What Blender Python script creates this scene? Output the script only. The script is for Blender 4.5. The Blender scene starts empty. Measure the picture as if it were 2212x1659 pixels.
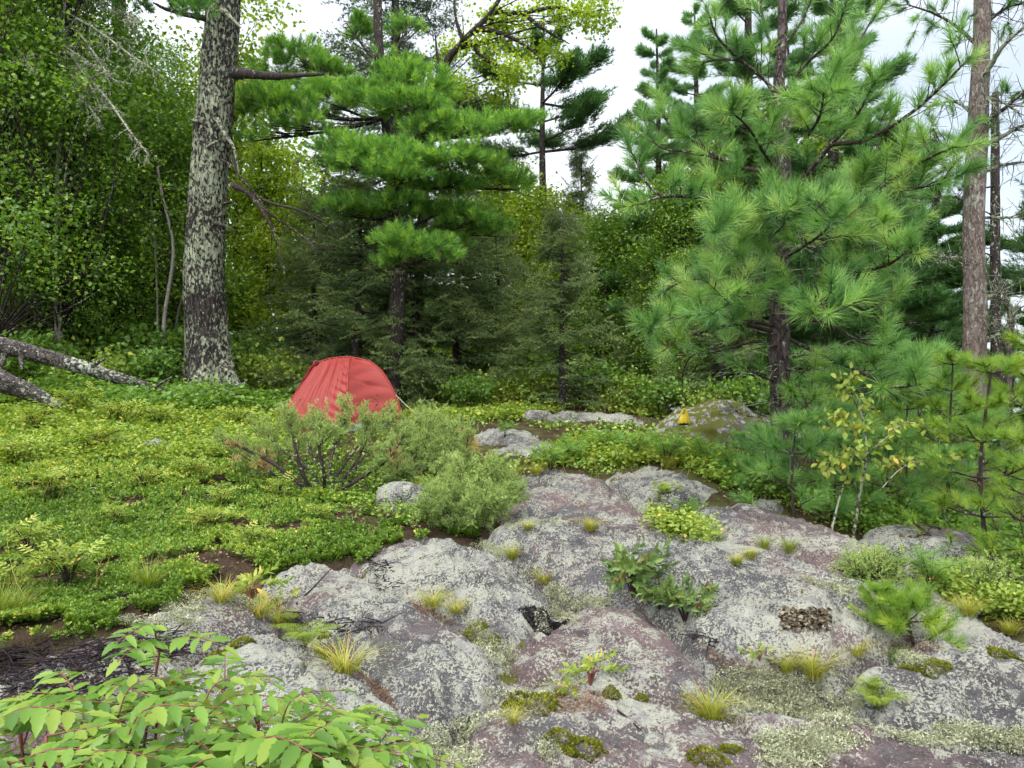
import bpy, math
import numpy as np

# ------------------------------------------------------------------ camera, sky, sun, exposure
sc = bpy.context.scene
F, CX, HY, CZ = 1671.0, 1106.0, 845.0, 1.6      # focal length and horizon in units of a 2212 px wide picture; eye height
cam_d = bpy.data.cameras.new('camera')
cam_d.sensor_width = 36.0
cam_d.lens = 36.0 * F / 2212.0
cam_d.shift_y = (HY - 829.5) / 2212.0
cam_d.clip_start = 0.05
cam_d.clip_end = 6000.0
cam = bpy.data.objects.new('camera', cam_d)
sc.collection.objects.link(cam)
cam.location = (0, 0, CZ)
cam.rotation_euler = (math.radians(90), 0, 0)
sc.camera = cam

SUN_EL, SUN_AZ = math.radians(64), math.radians(205)    # behind the viewer, veiled by cloud
world = bpy.data.worlds.new('World')
sc.world = world
world.use_nodes = True
wn, wl = world.node_tree.nodes, world.node_tree.links
wn.clear()
w_out = wn.new('ShaderNodeOutputWorld')
w_bg = wn.new('ShaderNodeBackground')
w_sky = wn.new('ShaderNodeTexSky')
w_sky.sky_type = 'NISHITA'
w_sky.sun_disc = False
w_sky.sun_elevation = SUN_EL
w_sky.sun_rotation = SUN_AZ
w_sky.air_density = 1.0
w_sky.dust_density = 2.0
w_tc = wn.new('ShaderNodeTexCoord')
w_map = wn.new('ShaderNodeMapping')
w_map.inputs['Scale'].default_value = (1.0, 1.0, 2.2)
w_map.inputs['Location'].default_value = (0.35, 0.1, 0.0)
w_noise = wn.new('ShaderNodeTexNoise')
w_noise.inputs['Scale'].default_value = 1.6
w_noise.inputs['Detail'].default_value = 3.0
w_noise.inputs['Roughness'].default_value = 0.5
w_ramp = wn.new('ShaderNodeValToRGB')
w_ramp.color_ramp.elements[0].position = 0.36
w_ramp.color_ramp.elements[0].color = (0.50, 0.50, 0.50, 1)
w_ramp.color_ramp.elements[1].position = 0.60
w_ramp.color_ramp.elements[1].color = (1, 1, 1, 1)
w_mix = wn.new('ShaderNodeMixRGB')
w_mix.inputs['Color2'].default_value = (5.7, 6.05, 6.4, 1)      # cloud layer
wl.new(w_tc.outputs['Generated'], w_map.inputs['Vector'])
wl.new(w_map.outputs['Vector'], w_noise.inputs['Vector'])
wl.new(w_noise.outputs['Fac'], w_ramp.inputs['Fac'])
wl.new(w_ramp.outputs['Color'], w_mix.inputs['Fac'])
wl.new(w_sky.outputs['Color'], w_mix.inputs['Color1'])
wl.new(w_mix.outputs['Color'], w_bg.inputs['Color'])
w_bg.inputs['Strength'].default_value = 0.055
wl.new(w_bg.outputs['Background'], w_out.inputs['Surface'])
world.cycles.sampling_method = 'NONE'          # an even overcast dome needs no importance map

sun_d = bpy.data.lights.new('sun', 'SUN')
sun_d.energy = 1.5
sun_d.angle = math.radians(70)
sun_d.color = (1.0, 0.97, 0.92)
sun = bpy.data.objects.new('sun', sun_d)
sc.collection.objects.link(sun)
# direction the light comes from, matched to the sky's sun_rotation (clockwise from +Y)
sun.rotation_euler = (math.radians(90) - SUN_EL, 0, math.pi - SUN_AZ)

sc.view_settings.view_transform = 'Standard'
sc.view_settings.look = 'None'
sc.view_settings.exposure = 2.0
sc.view_settings.gamma = 1.0
sc.view_settings.use_curve_mapping = False
sc.cycles.max_bounces = 4
sc.cycles.diffuse_bounces = 2
sc.cycles.glossy_bounces = 1
sc.cycles.transmission_bounces = 3
sc.cycles.use_adaptive_sampling = True
sc.cycles.adaptive_threshold = 0.05
sc.cycles.adaptive_min_samples = 16
sc.cycles.transparent_max_bounces = 4
sc.cycles.use_denoising = True

# ------------------------------------------------------------------ helpers
rng = np.random.default_rng(11)
C = sc.collection
def U(a, b, n=None): return rng.uniform(a, b, n)
def nrm(v):
    v = np.asarray(v, float)
    return v / np.maximum(np.linalg.norm(v, axis=-1, keepdims=True), 1e-9)
def P(px, py, Y):
    """the point that a picture position shows at distance Y"""
    return np.array([(px - CX) / F * Y, Y, CZ - (py - HY) / F * Y])
def smoothstep(a, b, x):
    t = np.clip((x - a) / (b - a), 0, 1)
    return t * t * (3 - 2 * t)

def _hash(ix, iy, iz, seed):
    h = (ix * 374761393 + iy * 668265263 + iz * 2147483647 + seed * 1274126177) & 0xFFFFFFFF
    h = ((h ^ (h >> 13)) * 1274126177) & 0xFFFFFFFF
    h = ((h ^ (h >> 16)) * 2246822519) & 0xFFFFFFFF
    return ((h ^ (h >> 15)) & 0xFFFFFF) / float(0xFFFFFF)
def vnoise(x, y, z=0.0, seed=0):
    x, y, z = np.broadcast_arrays(np.asarray(x, float), np.asarray(y, float), np.asarray(z, float))
    ix, iy, iz = np.floor(x).astype(np.int64), np.floor(y).astype(np.int64), np.floor(z).astype(np.int64)
    fx, fy, fz = x - ix, y - iy, z - iz
    fx, fy, fz = [f * f * (3 - 2 * f) for f in (fx, fy, fz)]
    r = 0
    for a in (0, 1):
        for b in (0, 1):
            for c in (0, 1):
                r = r + _hash(ix + a, iy + b, iz + c, seed) * (fx if a else 1 - fx) * (fy if b else 1 - fy) * (fz if c else 1 - fz)
    return r * 2 - 1
def fbm(x, y, z=0.0, seed=0, octv=4):
    r, a, f = 0, 1.0, 1.0
    for i in range(octv):
        r = r + a * vnoise(np.asarray(x) * f, np.asarray(y) * f, np.asarray(z) * f, seed + i * 17)
        a *= 0.5; f *= 2.03
    return r

class Geo:
    """collects vertices and faces with a tint per vertex; build() links them as one mesh object"""
    def __init__(s): s.V, s.F, s.T, s.M, s.n = [], [], [], [], 0
    def add(s, V, Fs, tint=0.5, mat=0):
        V = np.asarray(V, float).reshape(-1, 3); Fs = np.asarray(Fs, np.int64)
        if len(V) == 0 or len(Fs) == 0: return s
        s.V.append(V); s.F.append(Fs + s.n)
        s.T.append(np.broadcast_to(np.asarray(tint, float), (len(V),)))
        s.M.append(np.full(len(Fs), mat)); s.n += len(V)
        return s
    def tube(s, pts, rad, sides=6, tint=0.5, mat=0, wob=0.0):
        V, Q, = tube(pts, rad, sides, wob)
        return s.add(V, Q, tint, mat)
    def mesh(s, name, smooth=False):
        me = bpy.data.meshes.new(name)
        if not s.V: return me
        V = np.concatenate(s.V)
        sizes = np.concatenate([np.full(len(f), f.shape[1]) for f in s.F])
        loops = np.concatenate([f.ravel() for f in s.F])
        me.vertices.add(len(V)); me.vertices.foreach_set('co', V.ravel().astype(np.float32))
        me.loops.add(len(loops)); me.loops.foreach_set('vertex_index', loops.astype(np.int32))
        me.polygons.add(len(sizes))
        me.polygons.foreach_set('loop_start', np.concatenate([[0], np.cumsum(sizes)[:-1]]).astype(np.int32))
        me.polygons.foreach_set('material_index', np.concatenate(s.M).astype(np.int32))
        me.update(calc_edges=True)
        if smooth: me.polygons.foreach_set('use_smooth', np.ones(len(sizes), bool))
        at = me.attributes.new('tint', 'FLOAT', 'POINT')
        at.data.foreach_set('value', np.concatenate(s.T).astype(np.float32))
        me.update()
        return me
    def build(s, name, mats, parent=None, smooth=False, loc=None):
        me = s.mesh(name, smooth)
        for m in (mats if isinstance(mats, (list, tuple)) else [mats]): me.materials.append(m)
        return link(name, me, parent, loc)
def link(name, data, parent=None, loc=None):
    o = bpy.data.objects.new(name, data); C.objects.link(o)
    if parent is not None: o.parent = parent
    if loc is not None: o.location = loc
    return o
def tag(o, label=None, cat=None, group=None, kind=None):
    if label: o['label'] = label
    if cat: o['category'] = cat
    if group: o['group'] = group
    if kind: o['kind'] = kind
    return o
def thing(name, loc, label, cat, group=None, rz=0.0, s=1.0):
    o = link(name, None, None, tuple(loc))
    o.rotation_euler = (0, 0, rz); o.scale = (s, s, s); o.empty_display_size = 0.1
    return tag(o, label, cat, group)
def copy_tree(src, loc, rz=0.0, s=1.0, label=None, group=None, tilt=0.0, src_kids=None):
    r = src.copy(); C.objects.link(r)
    r.location = tuple(loc); r.rotation_euler = (tilt, 0, rz)
    r.scale = (s, s, s) if np.isscalar(s) else s
    if label: r['label'] = label
    if group: r['group'] = group
    for ch in KIDS(src):
        c = ch.copy(); C.objects.link(c); c.parent = r
        for g in KIDS(ch):
            d = g.copy(); C.objects.link(d); d.parent = c
    return r
def KIDS(o): return [x for x in o.children]

def catmull(pts, n):
    p = np.asarray(pts, float)
    if len(p) < 3:
        t = np.linspace(0, 1, n)[:, None]
        return p[0] * (1 - t) + p[-1] * t
    q = np.vstack([2 * p[0] - p[1], p, 2 * p[-1] - p[-2]])
    u = np.linspace(0, len(p) - 1 - 1e-6, n); i = u.astype(int); t = (u - i)[:, None]
    a, b, c, d = q[i], q[i + 1], q[i + 2], q[i + 3]
    return 0.5 * (2 * b + (c - a) * t + (2 * a - 5 * b + 4 * c - d) * t ** 2 + (3 * b - a - 3 * c + d) * t ** 3)
def lerp1(v, n):
    v = np.atleast_1d(np.asarray(v, float))
    return np.interp(np.linspace(0, 1, n), np.linspace(0, 1, len(v)), v) if len(v) > 1 else np.full(n, v[0])
def tube(pts, rad, sides=6, wob=0.0):
    pts = np.asarray(pts, float); n = len(pts)
    rad = lerp1(rad, n)
    T = nrm(np.gradient(pts, axis=0))
    ref = np.array([0, 0, 1.0]) if abs(T[0, 2]) < 0.9 else np.array([1.0, 0, 0])
    X = np.zeros_like(pts); x = nrm(np.cross(ref, T[0]))
    for i in range(n):
        x = nrm(x - T[i] * np.dot(x, T[i])); X[i] = x
    Yv = np.cross(T, X)
    a = np.linspace(0, 2 * np.pi, sides, endpoint=False)
    ring = np.cos(a)[None, :, None] * X[:, None] + np.sin(a)[None, :, None] * Yv[:, None]
    rr = np.broadcast_to(rad[:, None], (n, sides))
    if wob: rr = rr * (1 + wob * rng.standard_normal((n, sides)))
    V = pts[:, None] + ring * rr[:, :, None]
    V = V.reshape(-1, 3)
    i = np.arange(n - 1)[:, None] * sides; j = np.arange(sides)[None]; k = (j + 1) % sides
    Q = np.stack([i + j, i + k, i + sides + k, i + sides + j], -1).reshape(-1, 4)
    c0, c1 = len(V), len(V) + 1
    V = np.vstack([V, pts[0], pts[-1]])
    j = np.arange(sides); k = (j + 1) % sides
    cap = np.concatenate([np.stack([np.full(sides, c0), k, j, j], -1), np.stack([np.full(sides, c1), (n - 1) * sides + j, (n - 1) * sides + k, (n - 1) * sides + k], -1)])
    # caps as triangles written as degenerate-free quads is unsafe: use them as a fan of thin quads instead
    m = len(V)
    mid0 = V[c0] * 0.5 + V[k] * 0.5; mid1 = V[c1] * 0.5 + V[(n - 1) * sides + k] * 0.5
    V = np.vstack([V, mid0, mid1])
    cap = np.concatenate([np.stack([np.full(sides, c0), m + j, k, j], -1), np.stack([np.full(sides, c1), (n - 1) * sides + j, (n - 1) * sides + k, m + sides + j], -1)])
    return V, np.concatenate([Q, cap])
def frames(D, roll=None):
    """rotation matrices whose third column is D"""
    D = nrm(D)
    up = np.where(np.abs(D[:, 2:3]) < 0.95, np.array([[0, 0, 1.0]]), np.array([[1.0, 0, 0]]))
    X = nrm(np.cross(up, D)); Y = np.cross(D, X)
    if roll is not None:
        c, s = np.cos(roll)[:, None], np.sin(roll)[:, None]
        X, Y = c * X + s * Y, -s * X + c * Y
    return np.stack([X, Y, D], -1)
def scatter(geo, T, Fc, pos, R, s, tint, mat=0, ttint=None):
    pos = np.asarray(pos, float).reshape(-1, 3); N, k = len(pos), len(T)
    if N == 0: return
    s = np.broadcast_to(np.asarray(s, float), (N,))
    V = pos[:, None] + s[:, None, None] * np.einsum('nij,kj->nki', R, T)
    Fs = (np.asarray(Fc)[None] + (np.arange(N) * k)[:, None, None]).reshape(-1, np.asarray(Fc).shape[1])
    t = np.repeat(np.broadcast_to(np.asarray(tint, float), (N,)), k)
    if ttint is not None: t = t + np.tile(ttint, N)
    geo.add(V.reshape(-1, 3), Fs, t, mat)
def rdir(n, zmin=-1, zmax=1):
    z = U(zmin, zmax, n); a = U(0, 2 * np.pi, n); r = np.sqrt(np.maximum(0, 1 - z * z))
    return np.stack([r * np.cos(a), r * np.sin(a), z], -1)
def inpoly(px, py, poly):
    poly = np.asarray(poly, float); r = np.zeros(np.shape(px), bool)
    x1, y1 = poly[-1]
    for x2, y2 in poly:
        c = ((y1 > py) != (y2 > py)) & (px < (x2 - x1) * (py - y1) / (y2 - y1 + 1e-12) + x1)
        r ^= c; x1, y1 = x2, y2
    return r
def polydist(x, y, poly, closed=True):
    poly = np.asarray(poly, float); best = np.full(np.shape(x), 1e9)
    m = len(poly)
    for i in range(m if closed else m - 1):
        a, b = poly[i], poly[(i + 1) % m]; d = b - a
        t = np.clip(((x - a[0]) * d[0] + (y - a[1]) * d[1]) / (d @ d + 1e-12), 0, 1)
        best = np.minimum(best, np.hypot(x - a[0] - t * d[0], y - a[1] - t * d[1]))
    return best

# ------------------------------------------------------------------ materials
class NT:
    def __init__(s, name):
        s.m = bpy.data.materials.new(name); s.m.use_nodes = True
        s.t = s.m.node_tree; s.t.nodes.clear()
        s.out = s.t.nodes.new('ShaderNodeOutputMaterial')
    def n(s, typ, **kw):
        nd = s.t.nodes.new('ShaderNode' + typ)
        for k, v in kw.items():
            if k in nd.inputs:
                s.inp(nd, k, v)
            else: setattr(nd, k, v)
        return nd
    def inp(s, nd, k, v):
        if hasattr(v, 'is_output') or isinstance(v, bpy.types.NodeSocket): s.t.links.new(v, nd.inputs[k])
        else:
            if isinstance(v, (tuple, list)) and len(v) == 3 and nd.inputs[k].type == 'RGBA': v = (*v, 1)
            nd.inputs[k].default_value = v
    def noise(s, scale, detail=4, rough=0.55, vec=None, dist=0.0):
        nd = s.n('TexNoise', Scale=scale, Detail=detail, Roughness=rough, Distortion=dist)
        if vec is not None: s.t.links.new(vec, nd.inputs['Vector'])
        return nd.outputs['Fac']
    def vor(s, scale, feature='F1', vec=None, rand=1.0, out='Distance'):
        nd = s.n('TexVoronoi'); nd.feature = feature; nd.inputs['Scale'].default_value = scale
        nd.inputs['Randomness'].default_value = rand
        if vec is not None: s.t.links.new(vec, nd.inputs['Vector'])
        return nd.outputs[out]
    def ramp(s, fac, stops, interp='LINEAR'):
        nd = s.n('ValToRGB'); cr = nd.color_ramp; cr.interpolation = interp
        while len(cr.elements) < len(stops): cr.elements.new(0.5)
        for e, (p, c) in zip(cr.elements, stops):
            e.position = p; e.color = (c, c, c, 1) if np.isscalar(c) else (*c, 1)
        s.t.links.new(fac, nd.inputs['Fac'])
        return nd.outputs['Color']
    def mix(s, fac, a, b, mode='MIX'):
        nd = s.n('MixRGB'); nd.blend_type = mode
        s.inp(nd, 'Fac', fac); s.inp(nd, 'Color1', a); s.inp(nd, 'Color2', b)
        return nd.outputs['Color']
    def math(s, op, a, b=0.5, clamp=False):
        nd = s.n('Math'); nd.operation = op; nd.use_clamp = clamp
        for i, v in ((0, a), (1, b)):
            if isinstance(v, bpy.types.NodeSocket): s.t.links.new(v, nd.inputs[i])
            else: nd.inputs[i].default_value = v
        return nd.outputs[0]
    def obj(s): return s.n('TexCoord').outputs['Object']
    def pos(s): return s.n('NewGeometry').outputs['Position']
    def attr(s, name='tint'):
        nd = s.n('Attribute'); nd.attribute_name = name
        return nd.outputs['Fac']
    def bump(s, h, strength=0.5, dist=0.02):
        nd = s.n('Bump'); nd.inputs['Strength'].default_value = strength; nd.inputs['Distance'].default_value = dist
        s.t.links.new(h, nd.inputs['Height'])
        return nd.outputs['Normal']
    def principled(s, col, rough=0.8, spec=0.3, normal=None, **kw):
        nd = s.n('BsdfPrincipled'); s.inp(nd, 'Base Color', col); s.inp(nd, 'Roughness', rough)
        s.inp(nd, 'Specular IOR Level', spec)
        if normal is not None: s.t.links.new(normal, nd.inputs['Normal'])
        for k, v in kw.items(): s.inp(nd, k.replace('_', ' '), v)
        return nd.outputs['BSDF']
    def done(s, sh):
        s.t.links.new(sh, s.out.inputs['Surface']); return s.m

def leaf_mat(name, stops, trans=0.35, rough=0.5, spec=0.35, nscale=0.0):
    """leaf colours by the leaf's own random tint; light also passes through the blade"""
    k = NT(name)
    col = k.ramp(k.attr(), stops)
    if nscale:
        col = k.mix(k.ramp(k.noise(nscale, 2), [(0.35, 0.0), (0.65, 0.45)]), col, k.mix(1.0, col, (1.35, 1.2, 0.75), 'MULTIPLY'))
    a = k.principled(col, rough, spec)
    tr = k.n('BsdfTranslucent'); k.inp(tr, 'Color', k.mix(1.0, col, (1.25, 1.3, 0.6), 'MULTIPLY'))
    mx = k.n('MixShader'); mx.inputs['Fac'].default_value = trans
    k.t.links.new(a, mx.inputs[1]); k.t.links.new(tr.outputs[0], mx.inputs[2])
    return k.done(mx.outputs[0])

M = {}
M['bearberry'] = leaf_mat('bearberry_leaf', [(0, (0.07, 0.1375, 0.0142)), (0.45, (0.14, 0.25, 0.0261)), (0.8, (0.238, 0.3625, 0.0475)), (1.0, (0.42, 0.45, 0.0712))], 0.22, 0.38, 0.5)
M['herb'] = leaf_mat('herb_leaf', [(0, (0.098, 0.175, 0.0238)), (0.4, (0.196, 0.3, 0.0416)), (0.8, (0.336, 0.4125, 0.0594)), (0.96, (0.504, 0.5, 0.095)), (1.0, (0.48, 0.42, 0.10))], 0.35)
M['rose'] = leaf_mat('rose_leaf', [(0, (0.1288, 0.2185, 0.0328)), (0.5, (0.2576, 0.3565, 0.0546)), (0.93, (0.3993, 0.4485, 0.0874)), (1.0, (0.644, 0.437, 0.1092))], 0.32)
M['sumac'] = leaf_mat('sumac_leaf', [(0, (0.055, 0.135, 0.018)), (0.5, (0.115, 0.235, 0.034)), (0.93, (0.18, 0.31, 0.05)), (1.0, (0.30, 0.32, 0.06))], 0.30, 0.4, 0.45, 60)
M['green_sumac'] = leaf_mat('rowan_leaf', [(0, (0.0941, 0.204, 0.0399)), (0.6, (0.1747, 0.336, 0.057)), (1.0, (0.2957, 0.42, 0.0684))], 0.3)
M['birch'] = leaf_mat('birch_leaf', [(0, (0.0686, 0.1488, 0.0266)), (0.55, (0.147, 0.28, 0.0366)), (0.9, (0.294, 0.4375, 0.0499)), (1.0, (0.5488, 0.595, 0.1164))], 0.42, 0.4, 0.5)
M['aspen'] = leaf_mat('aspen_leaf', [(0, (0.1344, 0.225, 0.0256)), (0.5, (0.2856, 0.405, 0.0356)), (1.0, (0.5712, 0.63, 0.0713))], 0.5, 0.42, 0.4)
M['under'] = leaf_mat('understory_leaf', [(0, (0.0627, 0.136, 0.0274)), (0.6, (0.1434, 0.272, 0.0456)), (1.0, (0.3046, 0.432, 0.076))], 0.38, 0.45)
M['wpine'] = leaf_mat('white_pine_needle', [(0, (0.0599, 0.1604, 0.0373)), (0.5, (0.1497, 0.3387, 0.0592)), (1.0, (0.3793, 0.5882, 0.0846))], 0.32, 0.45)
M['bluepine'] = leaf_mat('hazy_pine_needle', [(0, (0.0923, 0.209, 0.0998)), (0.6, (0.1847, 0.361, 0.1397)), (1.0, (0.3283, 0.513, 0.1596))], 0.3, 0.45)  # paler, bluer needles: distance haze put into the colour
M['rpine'] = leaf_mat('red_pine_needle', [(0, (0.0778, 0.192, 0.0672)), (0.5, (0.1901, 0.384, 0.1092)), (0.9, (0.3802, 0.576, 0.168)), (1.0, (0.42, 0.50, 0.17))], 0.32, 0.4, 0.4)
M['ypine'] = leaf_mat('young_pine_needle', [(0, (0.1019, 0.221, 0.037)), (0.5, (0.2475, 0.403, 0.0556)), (1.0, (0.4659, 0.559, 0.0741))], 0.32, 0.4, 0.4)
M['dpine'] = leaf_mat('dark_pine_needle', [(0, (0.0343, 0.0935, 0.0323)), (0.6, (0.0762, 0.187, 0.0484)), (1.0, (0.1714, 0.323, 0.0727))], 0.25, 0.5)
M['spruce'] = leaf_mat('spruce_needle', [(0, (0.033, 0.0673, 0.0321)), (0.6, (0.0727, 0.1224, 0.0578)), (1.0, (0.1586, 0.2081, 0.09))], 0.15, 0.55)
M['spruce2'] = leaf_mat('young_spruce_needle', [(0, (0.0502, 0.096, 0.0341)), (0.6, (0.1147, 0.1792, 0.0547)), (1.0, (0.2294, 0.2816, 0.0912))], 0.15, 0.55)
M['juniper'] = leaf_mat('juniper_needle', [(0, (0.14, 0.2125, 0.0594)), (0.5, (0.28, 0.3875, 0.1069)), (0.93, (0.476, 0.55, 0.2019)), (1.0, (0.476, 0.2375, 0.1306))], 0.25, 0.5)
M['grass'] = leaf_mat('grass_blade', [(0, (0.1232, 0.187, 0.0261)), (0.5, (0.271, 0.33, 0.0418)), (0.8, (0.4682, 0.44, 0.0836)), (1.0, (0.5544, 0.33, 0.1358))], 0.3, 0.45)
M['laurel'] = leaf_mat('laurel_leaf', [(0, (0.0605, 0.108, 0.0285)), (0.6, (0.121, 0.204, 0.0513)), (0.92, (0.2016, 0.276, 0.0684)), (1.0, (0.22, 0.09, 0.06))], 0.2, 0.35, 0.5)
M['fern'] = leaf_mat('fern_frond', [(0, (0.1344, 0.22, 0.0285)), (1.0, (0.3024, 0.39, 0.0475))], 0.35)
M['moss'] = leaf_mat('moss_shoot', [(0, (0.0448, 0.055, 0.0076)), (0.6, (0.1344, 0.15, 0.0142)), (1.0, (0.2912, 0.28, 0.0333))], 0.2, 0.8, 0.1)
M['reindeer'] = leaf_mat('reindeer_lichen', [(0, (0.10, 0.105, 0.055)), (0.5, (0.34, 0.36, 0.225)), (1.0, (0.56, 0.58, 0.43))], 0.1, 0.9, 0.1)
M['hang'] = leaf_mat('beard_lichen', [(0, (0.09, 0.10, 0.06)), (0.5, (0.22, 0.25, 0.17)), (1.0, (0.38, 0.41, 0.30))], 0.1, 0.9, 0.1)
M['blackmoss'] = leaf_mat('black_lichen', [(0, (0.010, 0.008, 0.010)), (1.0, (0.045, 0.035, 0.035))], 0.0, 0.9, 0.1)
M['tripe'] = leaf_mat('rock_tripe', [(0, (0.045, 0.035, 0.025)), (0.6, (0.12, 0.095, 0.06)), (1.0, (0.26, 0.22, 0.15))], 0.05, 0.8, 0.2)
M['deadneedle'] = leaf_mat('dead_needle', [(0, (0.10, 0.045, 0.03)), (0.6, (0.20, 0.10, 0.06)), (1.0, (0.36, 0.26, 0.18))], 0.1, 0.8, 0.1)

def bark_mat(name, base, dark, lichen=None, lichen_amt=0.5, zs=0.25, scale=14.0, bump=0.6):
    k = NT(name); p = k.obj()
    mp = k.n('Mapping'); mp.inputs['Scale'].default_value = (1, 1, zs); k.t.links.new(p, mp.inputs['Vector'])
    v = mp.outputs[0]
    nd = k.n('TexNoise', Scale=scale * 0.9, Detail=3.0, Roughness=0.65); k.t.links.new(v, nd.inputs['Vector'])
    wv = k.n('MixRGB'); wv.blend_type = 'ADD'; wv.inputs['Fac'].default_value = 0.16; k.t.links.new(v, wv.inputs['Color1']); k.t.links.new(nd.outputs['Color'], wv.inputs['Color2'])
    plates = k.vor(scale, 'DISTANCE_TO_EDGE', wv.outputs['Color'])
    n1 = k.noise(scale * 2.0, 4, 0.65, v)
    n2 = k.noise(1.7, 3, 0.6, p)
    col = k.mix(k.ramp(n1, [(0.3, 0.0), (0.7, 1.0)]), dark, base)
    col = k.mix(k.ramp(plates, [(0.0, 0.7), (0.11, 0.0)]), col, tuple(c * 0.5 for c in dark))
    col = k.mix(k.ramp(n2, [(0.4, 0.0), (0.7, 0.5)]), col, tuple(c * 0.55 for c in base))
    h = k.math('ADD', k.ramp(plates, [(0.0, 0.0), (0.12, 1.0)]), k.math('MULTIPLY', n1, 0.6))
    if lichen is not None:
        ml = k.n('Mapping'); ml.inputs['Scale'].default_value = (1, 1, 0.55 if zs < 1 else 1.0); k.t.links.new(p, ml.inputs['Vector'])
        l1 = k.noise(21, 4, 0.7, ml.outputs[0])
        l2 = k.noise(0.9, 2, 0.5, p)
        m = k.math('ADD', l1, k.math('MULTIPLY', k.math('SUBTRACT', l2, 0.5), 0.45))
        msk = k.ramp(m, [(0.62 - 0.2 * lichen_amt, 0.0), (0.65 - 0.2 * lichen_amt, 1.0)])
        col = k.mix(msk, col, k.mix(k.noise(30, 3), lichen, tuple(c * 0.7 for c in lichen)))
        h = k.math('ADD', h, msk)
    return k.done(k.principled(col, 0.9, 0.15, k.bump(h, bump, 0.025)))
M['bark_big'] = bark_mat('old_pine_bark', (0.085, 0.072, 0.066), (0.022, 0.016, 0.018), (0.40, 0.44, 0.31), 0.62, 0.22, 15, 1.0)
M['bark_red'] = bark_mat('red_pine_bark', (0.17, 0.135, 0.13), (0.045, 0.033, 0.035), (0.5, 0.52, 0.42), 0.05, 0.35, 13, 0.9)
M['bark_pale'] = bark_mat('pale_pine_bark', (0.27, 0.215, 0.19), (0.11, 0.082, 0.074), (0.36, 0.37, 0.31), 0.25, 0.35, 15, 0.7)
M['bark_dark'] = bark_mat('dark_bark', (0.085, 0.07, 0.062), (0.03, 0.024, 0.024), (0.4, 0.44, 0.34), 0.05, 0.3, 14)
M['branch'] = bark_mat('pine_branch_bark', (0.10, 0.07, 0.064), (0.035, 0.025, 0.025), (0.34, 0.37, 0.29), 0.2, 1.0, 30, 0.5)
M['twig'] = bark_mat('twig_bark', (0.075, 0.055, 0.05), (0.03, 0.022, 0.022), (0.42, 0.46, 0.36), 0.12, 1.0, 40, 0.3)
M['lichen_twig'] = bark_mat('lichen_twig', (0.10, 0.088, 0.07), (0.045, 0.038, 0.032), (0.36, 0.40, 0.28), 0.8, 1.0, 30, 0.5)
M['birch_bark'] = bark_mat('birch_bark', (0.42, 0.39, 0.35), (0.16, 0.14, 0.125), (0.4, 0.4, 0.3), 0.0, 5.0, 7, 0.2)
M['log'] = bark_mat('weathered_log', (0.13, 0.115, 0.108), (0.035, 0.028, 0.028), (0.42, 0.45, 0.36), 0.3, 1.0, 9, 0.8)
M['red_stem'] = NT('red_stem'); M['red_stem'] = M['red_stem'].done(M['red_stem'].principled((0.17, 0.055, 0.045), 0.5, 0.4))
M['green_stem'] = NT('green_stem'); M['green_stem'] = M['green_stem'].done(M['green_stem'].principled((0.16, 0.17, 0.05), 0.6, 0.3))

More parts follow.
